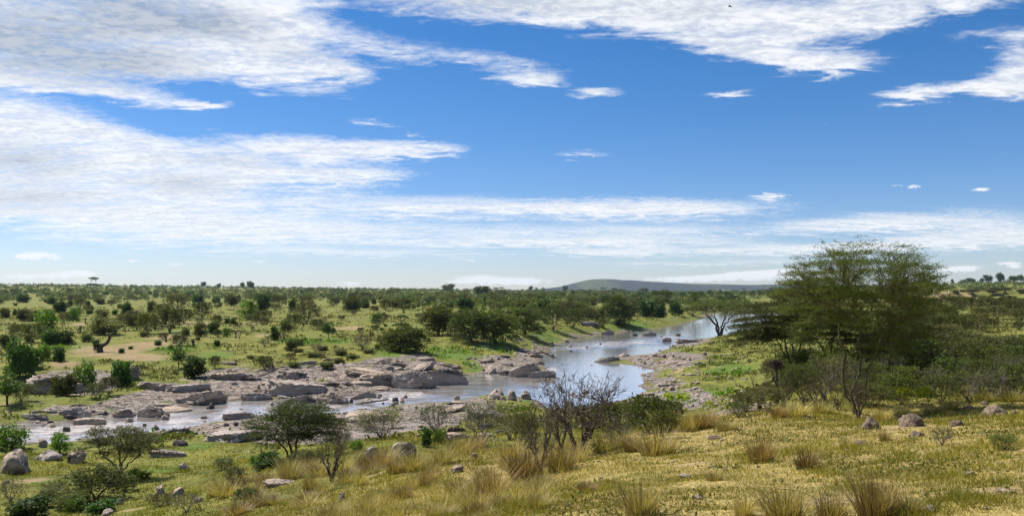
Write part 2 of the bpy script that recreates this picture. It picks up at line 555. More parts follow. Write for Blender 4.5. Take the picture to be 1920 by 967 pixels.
def ground_material():
    m, t, b, out = new_mat("earth_and_grass")
    geo = N(t, 'ShaderNodeNewGeometry')
    P = geo.outputs['Position']
    rock, soil, lush, dry, wet = (attr(t, k) for k in ('rock', 'soil', 'lush', 'dry', 'wet'))
    big = noise(t, P, .035, 4, .6)
    mid = noise(t, P, .30, 5, .62)
    fine = noise(t, P, 2.6, 4, .65)
    tiny = noise(t, P, 14.0, 3, .6)
    g = mixc(t, smooth(t, mid, .36, .64), (.098, .108, .020), (.205, .196, .040))
    g = mixc(t, smooth(t, big, .42, .60), g, mixc(t, .5, g, (.120, .150, .026)))
    straw = mixc(t, smooth(t, fine, .3, .7), (.19, .142, .050), (.40, .31, .105))
    dr = M(t, 'ADD', dry, M(t, 'MULTIPLY', M(t, 'SUBTRACT', fine, .5), 1.2), clamp=True)
    g = mixc(t, smooth(t, dr, .35, .75), g, straw)
    g = mixc(t, smooth(t, M(t, 'ADD', M(t, 'MULTIPLY', fine, .55), M(t, 'MULTIPLY', tiny, .45)), .53, .62, 0, .85), g, (.066, .052, .024))
    lu = mixc(t, smooth(t, fine, .3, .7), (.060, .105, .016), (.125, .185, .030))
    ln = M(t, 'ADD', lush, M(t, 'MULTIPLY', M(t, 'SUBTRACT', mid, .5), .9))
    g = mixc(t, smooth(t, ln, .40, .95), g, lu)
    so = mixc(t, smooth(t, fine, .3, .7), (.22, .150, .080), (.34, .25, .145))
    sn = M(t, 'ADD', soil, M(t, 'MULTIPLY', M(t, 'SUBTRACT', M(t, 'ADD', mid, M(t, 'MULTIPLY', tiny, .5)), .75), 1.0))
    g = mixc(t, smooth(t, sn, .45, 1.0, 0, .85), g, so)
    rc, rh = rock_colour(t, P, 0.0, .42)
    rn = M(t, 'ADD', rock, M(t, 'MULTIPLY', M(t, 'SUBTRACT', mid, .5), 2.2))
    crk = noise(t, mapping(t, P, scale=(1, 1.6, 1), rot=(0, 0, R(20))), .55, 5, .7, 1.2)
    rc = mixc(t, smooth(t, M(t, 'ABSOLUTE', M(t, 'SUBTRACT', crk, .5)),   .040, .012), rc, (.035, .031, .028))
    rc = mixc(t, 1.0, rc, (.86, .83, .805), 'MULTIPLY')
    g = mixc(t, smooth(t, rn, .70, .80), g, rc)
    g = mixc(t, M(t, 'MULTIPLY', wet, .75), g, (.105, .078, .055))
    lk(t, g, b.inputs['Base Color'])
    b.inputs['Roughness'].default_value = .95
    b.inputs['Specular IOR Level'].default_value = .15
    h = M(t, 'ADD', M(t, 'MULTIPLY', fine, .6), M(t, 'MULTIPLY', tiny, .25))
    h = M(t, 'ADD', h, M(t, 'MULTIPLY', M(t, 'MULTIPLY', rh, rock), 1.4))
    bump(t, b, h, .9, .22)
    return m


MAT_GROUND = ground_material()


def water_material():
    m, t, b, out = new_mat("river_water")
    geo = N(t, 'ShaderNodeNewGeometry')
    P = geo.outputs['Position']
    foam = attr(t, 'foam')
    flow = mapping(t, P, scale=(.5, 1.2, 1), rot=(0, 0, R(-35)))
    n1 = noise(t, flow, .9, 4, .6, .5)
    n2 = noise(t, flow, 4.5, 4, .6, .4)
    n3 = noise(t, P, .10, 3, .5)
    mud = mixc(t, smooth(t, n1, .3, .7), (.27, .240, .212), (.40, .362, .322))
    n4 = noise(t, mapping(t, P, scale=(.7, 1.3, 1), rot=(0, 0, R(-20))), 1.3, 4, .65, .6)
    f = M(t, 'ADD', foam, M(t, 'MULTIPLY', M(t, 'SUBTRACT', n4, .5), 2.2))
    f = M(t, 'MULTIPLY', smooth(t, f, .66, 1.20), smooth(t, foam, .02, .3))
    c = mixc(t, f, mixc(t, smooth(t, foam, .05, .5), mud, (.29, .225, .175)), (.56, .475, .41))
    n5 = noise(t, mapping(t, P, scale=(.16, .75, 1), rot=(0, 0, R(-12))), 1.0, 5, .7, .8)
    c = mixc(t, smooth(t, n5, .46, .66, 0, .78), c, (.68, .665, .64))  # pale ripple streaks: sun glare on the water painted into its colour
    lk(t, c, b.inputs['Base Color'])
    lk(t, M(t, 'ADD', M(t, 'MULTIPLY', f, .5), .09), b.inputs['Roughness'])
    b.inputs['IOR'].default_value = 1.333
    b.inputs['Specular IOR Level'].default_value = .9
    hh = M(t, 'ADD', M(t, 'MULTIPLY', n1, .6), M(t, 'MULTIPLY', n2, .35))
    hh = M(t, 'MULTIPLY', hh, M(t, 'ADD', .28, M(t, 'MULTIPLY', foam, 1.6)))
    bump(t, b, hh, .34, .20)
    lk(t, b.inputs['Normal'].links[0].from_socket, b.inputs['Coat Normal'])
    b.inputs['Coat Weight'].default_value = 1.0
    b.inputs['Coat Roughness'].default_value = .10
    return m


# ------------------------------------------------------------------ ground masks, laid out in plan
def plan_poly(pts):
    return np.array([ground(a, b)[:2] for a, b in pts])


ROCK_POLYS = [plan_poly(p) for p in (
    [(-60, 806), (60, 772), (180, 757), (240, 742), (250, 706), (330, 712), (380, 692), (470, 686), (560, 684), (650, 676), (800, 664), (890, 700), (870, 709), (760, 726), (700, 737), (640, 748), (480, 753), (385, 758), (300, 778), (110, 792)],
    [(340, 806), (480, 776), (560, 779), (640, 772), (800, 753), (960, 752), (900, 788), (760, 806), (680, 822), (560, 838), (400, 836), (330, 830)],
    [(880, 690), (960, 656), (1045, 642), (1090, 630), (1062, 646), (1040, 660), (1020, 684), (1045, 699), (960, 708), (915, 700)],
    [(1110, 672), (1230, 656), (1330, 664), (1330, 684), (1210, 692), (1150, 682)],
    [(1190, 704), (1270, 706), (1370, 745), (1390, 772), (1260, 770), (1190, 745)],
    [(1215, 655), (1262, 640), (1330, 632), (1340, 640), (1270, 652)],
    [(60, 700), (180, 692), (250, 700), (250, 725), (150, 745), (40, 735)],
    [(1790, 655), (1920, 640), (2000, 650), (2000, 668), (1800, 668)],
)]


def plan_ellipse(px, py, rx, ry):
    g = ground(px, py)
    d = to_px(*g)[2]
    lx = rx * d / FPX
    ly = max(ry * d * d / (max(EYE - g[2], .8) * FPX), lx * .3)
    return g[0], g[1], lx, min(ly, 14 * lx)


SOIL = [plan_ellipse(*e) for e in ((190, 656, 85, 10), (270, 645, 60, 6), (250, 668, 60, 8), (310, 633, 50, 4), (660, 616, 30, 5), (492, 629, 25, 4), (150, 608, 20, 4), (370, 607, 50, 4), (460, 606, 24, 3), (120, 680, 45, 5),
                                   (400, 915, 30, 35), (430, 900, 22, 24), (240, 955, 60, 12), (60, 900, 60, 10), (560, 700, 40, 6), (1060, 636, 40, 3), (1275, 692, 40, 6),
                                   (1700, 800, 50, 8), (1560, 940, 60, 18), (1750, 890, 70, 14), (1160, 935, 60, 12), (1870, 920, 50, 16), (1300, 870, 50, 10), (1880, 655, 60, 6), (1780, 553, 60, 2), (860, 555, 20, 2), (700, 890, 30, 10))]
LUSH = [plan_ellipse(*e) for e in ((740, 668, 60, 8), (850, 662, 70, 10), (890, 692, 40, 10), (940, 655, 60, 9), (1040, 636, 60, 7), (1200, 612, 90, 8), (350, 752, 30, 6), (530, 740, 26, 5), (590, 725, 26, 8), (700, 725, 25, 8),
                                   (1340, 735, 60, 14), (1260, 738, 40, 12), (1290, 686, 60, 6), (1050, 772, 40, 20), (990, 752, 30, 8), (210, 770, 40, 5), (280, 742, 40, 7), (330, 765, 30, 4), (420, 665, 90, 6), (560, 640, 90, 6),
                                   (380, 835, 60, 10), (300, 880, 50, 14), (520, 850, 60, 14), (150, 900, 90, 14), (1370, 690, 50, 8), (140, 650, 60, 5), (330, 655, 60, 5))]


def masks(x, y, sd):
    wob = fbm2(x / 6, y / 6, 3, 41)
    r = np.hypot(x, y)
    rock = np.zeros(x.shape)
    for p in ROCK_POLYS:
        c = p.mean(0); rad = np.linalg.norm(p - c, axis=1).max() + 15
        m = (np.abs(x - c[0]) < rad) & (np.abs(y - c[1]) < rad)
        if m.any():
            s_ = poly_sd(p, x[m], y[m])
            rock[m] = np.maximum(rock[m], sstep(2.5, -2.5, s_ + wob[m] * 9))
    shore = sstep(5.0, .5, sd + wob * 6) * (sd > -1)
    rock = np.maximum(rock, shore * .85)
    # boulders and shingle thin out up the slope
    rock = np.maximum(rock, sstep(14, 3, sd + wob * 16) * (sd > -1) * .5)

    def blobs(rows):
        o = np.zeros(x.shape)
        for cx, cy, lx, ly in rows:
            l = math.hypot(cx, cy); ux, uy = cx / l, cy / l
            a = ((x - cx) * uy - (y - cy) * ux) / lx
            b = ((x - cx) * ux + (y - cy) * uy) / ly
            o = np.maximum(o, sstep(1.5, .1, np.sqrt(a * a + b * b) + wob * 1.6))
        return o
    soil, lush = blobs(SOIL), blobs(LUSH)
    scat = fbm2(x / 17, y / 7, 4, 43)
    soil = np.maximum(soil, sstep(.19, .27, scat) * sstep(95, 140, y) * .55)
    dry = sstep(58, 30, r) * (.42 + .48 * sstep(-8, 4, x)) + sstep(120, 200, r) * .16
    dry = dry + fbm2(x / 4, y / 4, 3, 47) * .5
    wet = sstep(1.0, -.2, sd + wob * .8) * (sd > -3)
    return dict(rock=rock, soil=soil, lush=lush, dry=np.clip(dry, 0, 1), wet=wet)


# ------------------------------------------------------------------ the ground sheet
fr = np.linspace(-41, 41, 700)
rest = np.linspace(41, 319, 60)[1:-1]
TH = np.radians(np.concatenate([fr, rest]))
RD = np.concatenate([np.exp(np.linspace(math.log(2.5), math.log(30), 150))[:-1], np.exp(np.linspace(math.log(30), math.log(320), 400))[:-1], np.exp(np.linspace(math.log(320), math.log(9500), 140))])
nT, nR = len(TH), len(RD)
tt, rr = np.meshgrid(TH, RD, indexing='ij')
X, Y = (rr * np.sin(tt)).ravel(), (rr * np.cos(tt)).ravel()
Hh, SD = height(X, Y, True)
ms = masks(X, Y, SD)
i0 = (np.arange(nT)[:, None] * nR + np.arange(nR - 1)[None, :])
i1 = (((np.arange(nT) + 1) % nT)[:, None] * nR + np.arange(nR - 1)[None, :])
quads = np.stack([i0, i0 + 1, i1 + 1, i1], -1).reshape(-1, 4)[:, ::-1]
V = np.stack([X, Y, Hh], 1)
c0 = len(V)
V = np.vstack([V, [[0, 0, float(height(np.array([0.0]), np.array([0.0]))[0])]]])
a0 = np.arange(nT) * nR
tris = np.stack([np.full(nT, c0), np.roll(a0, -1), a0], 1)[:, ::-1]
ms = {k: np.append(v, v[0]) for k, v in ms.items()}
setting(link('ground', mesh_np('ground', V, quads, tris, MAT_GROUND, True, ms)))

# ------------------------------------------------------------------ the river
tw = np.radians(np.linspace(-36, 36, 420))
rw = np.exp(np.linspace(math.log(55), math.log(900), 320))
tt, rr = np.meshgrid(tw, rw, indexing='ij')
X, Y = (rr * np.sin(tt)).ravel(), (rr * np.cos(tt)).ravel()
SD = river_sd(X, Y)
RAP = [plan_ellipse(*e) for e in ((1130, 645, 100, 9), (1200, 640, 90, 8), (1090, 650, 50, 6), (720, 746, 80, 14), (760, 740, 60, 10), (620, 762, 60, 14), (200, 800, 160, 22), (330, 790, 80, 20), (90, 808, 80, 18), (430, 775, 60, 18), (1040, 690, 30, 10), (1260, 632, 40, 5))]
foam = np.zeros(X.shape)
for cx, cy, lx, ly in RAP:
    l = math.hypot(cx, cy); ux, uy = cx / l, cy / l
    a = ((X - cx) * uy - (Y - cy) * ux) / lx
    b = ((X - cx) * ux + (Y - cy) * uy) / ly
    foam = np.maximum(foam, sstep(1.2, .2, np.sqrt(a * a + b * b) + fbm2(X / 5, Y / 5, 3, 61)))
wz = foam * (fbm2(X / 1.7, Y / 2.6, 3, 62) * .45 + .03)
keep = (SD < 2.5).reshape(len(tw), len(rw))
n2 = len(rw)
cell = keep[:-1, :-1] | keep[1:, :-1] | keep[:-1, 1:] | keep[1:, 1:]
ii, jj = np.nonzero(cell)
q = np.stack([ii * n2 + jj, (ii + 1) * n2 + jj, (ii + 1) * n2 + jj + 1, ii * n2 + jj + 1], 1)
used, inv = np.unique(q, return_inverse=True)
Vw = np.stack([X, Y, wz], 1)[used]
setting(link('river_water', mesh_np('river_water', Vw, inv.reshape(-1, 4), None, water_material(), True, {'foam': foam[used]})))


# ------------------------------------------------------------------ the far hill
def hill_mesh():
    D = 7200.0
    prof = [(820, 549), (960, 546), (1010, 542), (1050, 537.5), (1075, 531), (1095, 526), (1108, 523.8), (1130, 522.8), (1147, 523.3), (1165, 525.2), (1180, 525), (1215, 527.5), (1260, 530), (1300, 531.5), (1400, 534), (1480, 532.5), (1560, 533), (1700, 535), (1850, 538), (2200, 540)]
    px = np.array([p[0] for p in prof], float)
    zz = EYE + (548.0 - np.array([p[1] for p in prof])) / FPX * D
    xs = np.linspace(-900, 7000, 320)
    ys = np.linspace(-1900, 1900, 60)
    xx, yy = np.meshgrid(xs, ys, indexing='ij')
    col = 960 + FPX * xx / D
    ridge = np.interp(col.ravel(), px, zz).reshape(xx.shape)
    fall = np.exp(-(yy / 900.0) ** 2)
    n = fbm2(xx / 500, yy / 500, 4, 71)
    h = ridge * fall + n * 16 * fall * (np.abs(yy) / 900) - 3 * (1 - fall)
    Vh = np.stack([xx, yy + D, h], -1).reshape(-1, 3)
    a = np.arange(len(xs) - 1)[:, None] * len(ys) + np.arange(len(ys) - 1)[None, :]
    qd = np.stack([a, a + len(ys), a + len(ys) + 1, a + 1], -1).reshape(-1, 4)
    m, t, b, out = new_mat("hill_grass_and_scrub")
    P = N(t, 'ShaderNodeNewGeometry').outputs['Position']
    n1 = noise(t, mapping(t, P, scale=(1, .25, 1)), .0022, 5, .6)
    n2_ = noise(t, P, .02, 4, .7)
    c = mixc(t, smooth(t, n1, .47, .60), (.020, .025, .024), (.062, .080, .028))
    c = mixc(t, smooth(t, n2_, .5, .62), c, (.02, .030, .018))
    lk(t, c, b.inputs['Base Color'])
    b.inputs['Roughness'].default_value = 1.0
    b.inputs['Specular IOR Level'].default_value = .1
    return mesh_np('hill', Vh, qd, None, m, True)


setting(link('hill', hill_mesh()))


# ------------------------------------------------------------------ haze: the air over the plain
def haze():
    bx, by0, by1, zb, zt = 9800.0, -9800.0, 9900.0, -60.0, 175.0
    v = [(sx * bx, y, z) for z in (zb, zt) for y in (by0, by1) for sx in (-1, 1)]
    q = [(0, 1, 3, 2), (4, 6, 7, 5), (0, 4, 5, 1), (2, 3, 7, 6), (0, 2, 6, 4), (1, 5, 7, 3)]
    m = bpy.data.materials.new("thin_haze")
    m.use_nodes = True
    t = m.node_tree
    t.nodes.clear()
    out = N(t, 'ShaderNodeOutputMaterial')
    pv = N(t, 'ShaderNodeVolumePrincipled')
    pv.inputs['Color'].default_value = (.62, .76, .95, 1)
    pv.inputs['Density'].default_value = HAZE
    pv.inputs['Anisotropy'].default_value = .2
    lk(t, pv.outputs[0], out.inputs['Volume'])
    setting(link("haze", mesh_np("haze", v, [f[::-1] for f in q], None, m)), "stuff")


HAZE = 4.0e-5


# ------------------------------------------------------------------ plant and rock materials
def leaf_material(name, dark, light, trans=.25, straw=None, hue=(.472, .038), sat=1.10):
    m = bpy.data.materials.new(name)
    m.use_nodes = True
    t = m.node_tree
    t.nodes.clear()
    out = N(t, 'ShaderNodeOutputMaterial')
    tint = attr(t, 'tint')
    oi = N(t, 'ShaderNodeObjectInfo')
    c = mixc(t, tint, dark, light)
    if straw:
        c = mixc(t, smooth(t, tint, .78, .95), c, straw)
    h = N(t, 'ShaderNodeHueSaturation')
    lk(t, M(t, 'ADD', hue[0], M(t, 'MULTIPLY', oi.outputs['Random'], hue[1])), h.inputs['Hue'])
    r2 = M(t, 'FRACT', M(t, 'MULTIPLY', oi.outputs['Random'], 7.31))
    lk(t, M(t, 'ADD', .80, M(t, 'MULTIPLY', r2, .70)), h.inputs['Value'])
    h.inputs['Saturation'].default_value = sat
    lk(t, c, h.inputs['Color'])
    b = N(t, 'ShaderNodeBsdfPrincipled')
    lk(t, h.outputs[0], b.inputs['Base Color'])
    b.inputs['Roughness'].default_value = .6
    b.inputs['Specular IOR Level'].default_value = .25
    tr = N(t, 'ShaderNodeBsdfTranslucent')
    lk(t, mixc(t, 1.0, h.outputs[0], (1.25, 1.3, .6), 'MULTIPLY'), tr.inputs['Color'])
    mx_ = N(t, 'ShaderNodeMixShader')
    mx_.inputs[0].default_value = trans
    lk(t, b.outputs[0], mx_.inputs[1])
    lk(t, tr.outputs[0], mx_.inputs[2])
    lk(t, mx_.outputs[0], out.inputs['Surface'])
    return m


L_CROTON = leaf_material("dark_leaf", (.024, .052, .012), (.064, .122, .024), .30)
L_BRIGHT = leaf_material("bright_leaf", (.045, .095, .014), (.115, .20, .025), .30)
L_OLIVE = leaf_material("olive_leaf", (.042, .054, .016), (.105, .122, .034), .32)
L_GREY = leaf_material("grey_green_leaf", (.056, .062, .024), (.135, .138, .056), .32)
L_SCRUB = leaf_material("scrub_leaf", (.044, .066, .018), (.115, .150, .036), .3)
L_ACACIA = leaf_material("acacia_leaf", (.042, .064, .016), (.105, .132, .034), .36)
L_HERO = leaf_material("fine_acacia_leaf", (.052, .078, .014), (.125, .160, .030), .42, None, (.5, .004), 1.1)
L_YELLOW = leaf_material("young_yellow_leaf", (.14, .20, .012), (.30, .36, .03), .35)
L_DRY = leaf_material("dry_grass", (.14, .112, .036), (.39, .315, .115), .30, None, (.490, .018), 1.0)
L_DRYBROWN = leaf_material("brown_dry_grass", (.105, .072, .028), (.29, .205, .080), .28, None, (.488, .018), 1.0)
L_GRASS = leaf_material("short_grass", (.135, .132, .021), (.33, .275, .055), .32, (.46, .37, .13), (.5, .012), 1.08)
L_LUSH = leaf_material("lush_grass", (.050, .092, .012), (.115, .18, .026), .30)
L_HERB = leaf_material("low_herb_leaf", (.075, .080, .022), (.165, .160, .048), .2, (.19, .12, .05))


def bark_material(name, a, b_):
    m, t, b, out = new_mat(name)
    co = N(t, 'ShaderNodeTexCoord').outputs['Object']
    n = noise(t, mapping(t, co, scale=(6, 6, 1.5)), 3.0, 5, .6)
    lk(t, mixc(t, smooth(t, n, .35, .65), a, b_), b.inputs['Base Color'])
    b.inputs['Roughness'].default_value = .9
    b.inputs['Specular IOR Level'].default_value = .15
    bump(t, b, n, .5, .03)
    return m


B_DARK = bark_material("dark_bark", (.045, .034, .026), (.11, .085, .065))
B_YELLOW = bark_material("yellow_green_bark", (.065, .054, .024), (.17, .145, .060))
B_GREY = bark_material("grey_dead_wood", (.10, .085, .072), (.25, .215, .185))
B_TWIG = bark_material("brown_twig", (.060, .046, .036), (.15, .115, .088))


def rock_material(name, seed, tone):
    m, t, b, out = new_mat(name)
    co = N(t, 'ShaderNodeTexCoord').outputs['Object']
    oi = N(t, 'ShaderNodeObjectInfo')
    v = N(t, 'ShaderNodeVectorMath', operation='ADD')
    lk(t, co, v.inputs[0])
    cx = N(t, 'ShaderNodeCombineXYZ')
    lk(t, M(t, 'MULTIPLY', oi.outputs['Random'], 40.0), cx.inputs[0])
    lk(t, M(t, 'MULTIPLY', oi.outputs['Random'], 17.0), cx.inputs[1])
    lk(t, cx.outputs[0], v.inputs[1])
    c, h = rock_colour(t, v.outputs[0], seed)
    c = mixc(t, 1.0, c, tone, 'MULTIPLY')
    lk(t, c, b.inputs['Base Color'])
    b.inputs['Roughness'].default_value = .85
    b.inputs['Specular IOR Level'].default_value = .25
    bump(t, b, h, .8, .12)
    return m


ROCK_GREY = rock_material("grey_gneiss", 3.0, (.96, .925, .89))
ROCK_TAN = rock_material("tan_granite", 11.0, (1.0, .915, .81))
ROCK_DARK = rock_material("dark_wet_rock", 23.0, (.36, .34, .35))


def soil_material():
    m, t, b, out = new_mat("mound_earth")
    co = N(t, 'ShaderNodeTexCoord').outputs['Object']
    n = noise(t, co, 3.0, 6, .65)
    lk(t, mixc(t, smooth(t, n, .35, .65), (.085, .060, .040), (.25, .19, .13)), b.inputs['Base Color'])
    b.inputs['Roughness'].default_value = 1.0
    bump(t, b, n, 1.0, .1)
    return m


M_SOIL = soil_material()


# ------------------------------------------------------------------ geometry makers
def unit(v):
    return v / np.maximum(np.linalg.norm(v, axis=-1, keepdims=True), 1e-9)


class Geo:
    """collects tubes and leaves as arrays"""

    def __init__(self):
        self.v, self.q, self.t, self.tint, self.n = [], [], [], [], 0

    def add(self, v, q=None, t=None, tint=None):
        v = np.asarray(v, float)
        if q is not None and len(q):
            self.q.append(np.asarray(q) + self.n)
        if t is not None and len(t):
            self.t.append(np.asarray(t) + self.n)
        self.v.append(v)
        self.tint.append(np.full(len(v), .5) if tint is None else tint)
        self.n += len(v)

    def tube(self, pts, rad, sides=5, cap=True):
        pts = np.asarray(pts, float)
        rad = np.broadcast_to(np.asarray(rad, float), (len(pts),))
        d = np.gradient(pts, axis=0)
        d = unit(d)
        ref = np.array([0.3, 0.2, 1.0]) if abs(d[0, 2]) < .8 * np.linalg.norm(d[0]) else np.array([1.0, .2, 0])
        a = unit(np.cross(d, ref)); b = np.cross(d, a)
        ang = np.arange(sides) / sides * 2 * np.pi
        ring = pts[:, None, :] + rad[:, None, None] * (np.cos(ang)[None, :, None] * a[:, None, :] + np.sin(ang)[None, :, None] * b[:, None, :])
        v = ring.reshape(-1, 3)
        i = np.arange(len(pts) - 1)[:, None] * sides
        k = np.arange(sides)[None, :]
        k2 = (k + 1) % sides
        q = np.stack([i + k, i + k2, i + sides + k2, i + sides + k], -1).reshape(-1, 4)
        t = None
        if cap:
            e = (len(pts) - 1) * sides
            v = np.vstack([v, pts[-1:] + d[-1:] * rad[-1]])
            t = np.stack([e + np.arange(sides), e + (np.arange(sides) + 1) % sides, np.full(sides, len(v) - 1)], 1)
        self.add(v, q, t)

    def leaves(self, c, axis, length, width, tint, fold=None):
        """one small pointed leaf (or leaflet spray) at every c along axis"""
        n = len(c)
        side = unit(np.cross(axis, unit(rng.normal(size=(n, 3)))))
        L = np.broadcast_to(np.asarray(length, float), (n,))[:, None]
        W = np.broadcast_to(np.asarray(width, float), (n,))[:, None]
        v = np.stack([c, c + axis * L * .5 + side * W * .5, c + axis * L, c + axis * L * .5 - side * W * .5], 1).reshape(-1, 3)
        q = np.arange(n * 4).reshape(-1, 4)
        self.add(v, q, None, np.repeat(tint, 4))

    def mesh(self, name, mat, smooth_shade=False):
        if not self.n:
            return None
        return mesh_np(name, np.vstack(self.v), np.vstack(self.q) if self.q else None, np.vstack(self.t) if self.t else None, mat, smooth_shade, {'tint': np.concatenate(self.tint)})

    def scale(self, s):
        self.v = [v * s for v in self.v]


def kmeans(p, k, w=None, it=6):
    k = min(k, len(p))
    c = p[rng.choice(len(p), k, replace=False)].copy()
    for _ in range(it):
        lab = ((p[:, None, :] - c[None]) ** 2).sum(-1).argmin(1)
        for j in range(k):
            if (lab == j).any():
                c[j] = p[lab == j].mean(0)
    return lab, c


def curve(a, b, da, bend=.45, n=6, jit=.04):
    """a bent limb from a (leaving along da) to b"""
    a, b, da = np.asarray(a, float), np.asarray(b, float), np.asarray(da, float)
    L = np.linalg.norm(b - a)
    m = a + unit(da[None])[0] * L * bend
    t = np.linspace(0, 1, n)[:, None]
    p = (1 - t) ** 2 * a + 2 * t * (1 - t) * m + t ** 2 * b
    p[1:-1] += rng.normal(size=(n - 2, 3)) * L * jit
    return p


def woody(crown, forks, r0, k1=3, k2=4, n_twig=1.0, sides=(6, 5, 4, 3), taper=.6, twig_r=.006, wig=.05):
    """limbs, branches and twigs from fork points out to the crown points.
    Returns one Geo per limb, and for every crown point the direction its twig arrives in."""
    limbs = []
    dirs = np.zeros_like(crown)
    fp = np.array([f[0] for f in forks]); fd = np.array([f[1] for f in forks])
    own = ((crown[:, None, :2] - fp[None, :, :2]) ** 2).sum(-1).argmin(1)
    for f in range(len(forks)):
        idx = np.nonzero(own == f)[0]
        if not len(idx):
            continue
        lab, cen = kmeans(crown[idx], k1)
        for j in range(len(cen)):
            ii = idx[lab == j]
            if not len(ii):
                continue
            g = Geo()
            top = fp[f] + (cen[j] - fp[f]) * .62
            rl = r0 * taper * math.sqrt(max(len(ii), 1) / max(len(idx), 1)) * 1.1
            pl = curve(fp[f] - fd[f] * r0 * .5, top, fd[f] + unit((cen[j] - fp[f])[None])[0] * .8, .45, 7, wig)
            g.tube(pl, np.linspace(rl, rl * .55, 7), sides[0])
            lab2, cen2 = kmeans(crown[ii], k2)
            for m in range(len(cen2)):
                jj = ii[lab2 == m]
                if not len(jj):
                    continue
                st = pl[rng.integers(3, 7)]
                rb = rl * .5
                end = st + (cen2[m] - st) * .8
                pb = curve(st, end, unit((pl[-1] - pl[-3])[None])[0] + unit((cen2[m] - st)[None])[0], .4, 6, wig)
                g.tube(pb, np.linspace(rb, rb * .5, 6), sides[1])
                for p in jj:
                    if rng.random() > n_twig:
                        dirs[p] = crown[p] - pb[3]
                        continue
                    s_ = pb[rng.integers(2, 6)]
                    pt = curve(s_, crown[p], unit((pb[-1] - pb[-2])[None])[0] + unit((crown[p] - s_)[None])[0], .4, 4, wig)
                    rt = max(rb * .32, twig_r)
                    g.tube(pt, np.linspace(rt, twig_r * .6, 4), sides[3], False)
                    dirs[p] = pt[-1] - pt[-2]
            limbs.append(g)
    return limbs, unit(dirs)


def sprays(g, crown, dirs, n, length, lw, spread, flat=.35, droop=0.0, tint_lo=0.0, tint_hi=1.0):
    """feathery leaf sprays: n small leaves along a short shoot leaving each crown point"""
    k = len(crown)
    ax = dirs.copy(); ax[:, 2] = ax[:, 2] * flat - droop
    ax = unit(ax + rng.normal(size=(k, 3)) * .25)
    side = unit(np.cross(ax, np.array([0, 0, 1.0])) + rng.normal(size=(k, 3)) * .2)
    t = rng.random((k, n, 1))
    s = (rng.random((k, n, 1)) - .5) * 2
    c = crown[:, None, :] + ax[:, None, :] * (t - .35) * spread + side[:, None, :] * s * spread * .30 * (1 - .4 * t)
    c[..., 2] += rng.normal(size=(k, n)) * spread * .06
    la = unit(ax[:, None, :] * .8 + side[:, None, :] * np.sign(s) * .9 + rng.normal(size=(k, n, 3)) * .4)
    base = rng.random((k, 1)) * .6 + rng.random((k, n)) * .4
    L = length * (.7 + .6 * rng.random(k * n))
    g.leaves(c.reshape(-1, 3), la.reshape(-1, 3), L, L * lw, (tint_lo + (tint_hi - tint_lo) * base).ravel())


def puffs(g, crown, n, radius, length, lw, tint_lo=0.0, tint_hi=1.0, up=.25):
    """leafy clumps: n leaves spread through a small ball round each crown point"""
    k = len(crown)
    o = unit(rng.normal(size=(k, n, 3))) * (rng.random((k, n, 1)) ** .5) * radius
    o[..., 2] *= .75
    la = unit(o + rng.normal(size=(k, n, 3)) * radius * .8 + np.array([0, 0, up * radius]))
    base = rng.random((k, 1)) * .6 + rng.random((k, n)) * .4
    L = length * (.7 + .6 * rng.random(k * n))
    g.leaves((crown[:, None, :] + o).reshape(-1, 3), la.reshape(-1, 3), L, L * lw, (tint_lo + (tint_hi - tint_lo) * base).ravel())


def in_lobes(n, lobes, shell=.55):
    """points inside a set of ellipsoid lobes (x,y,z,rx,ry,rz), denser towards their skins"""
    lobes = np.array(lobes, float)
    vol = lobes[:, 3] * lobes[:, 4] * lobes[:, 5]
    w = vol ** .75
    k = rng.choice(len(lobes), n, p=w / w.sum())
    d = unit(rng.normal(size=(n, 3)))
    r = shell + (1 - shell) * rng.random(n)
    r = np.where(rng.random(n) < .25, rng.random(n) ** .5, r)
    return lobes[k, :3] + d * r[:, None] * lobes[k, 3:]


class Plant:
    """meshes of one kind of plant: list of (part name, mesh) plus how wide and high it is"""

    def __init__(self, parts, w, h):
        self.parts, self.w, self.h = [p for p in parts if p[1] is not None], w, h


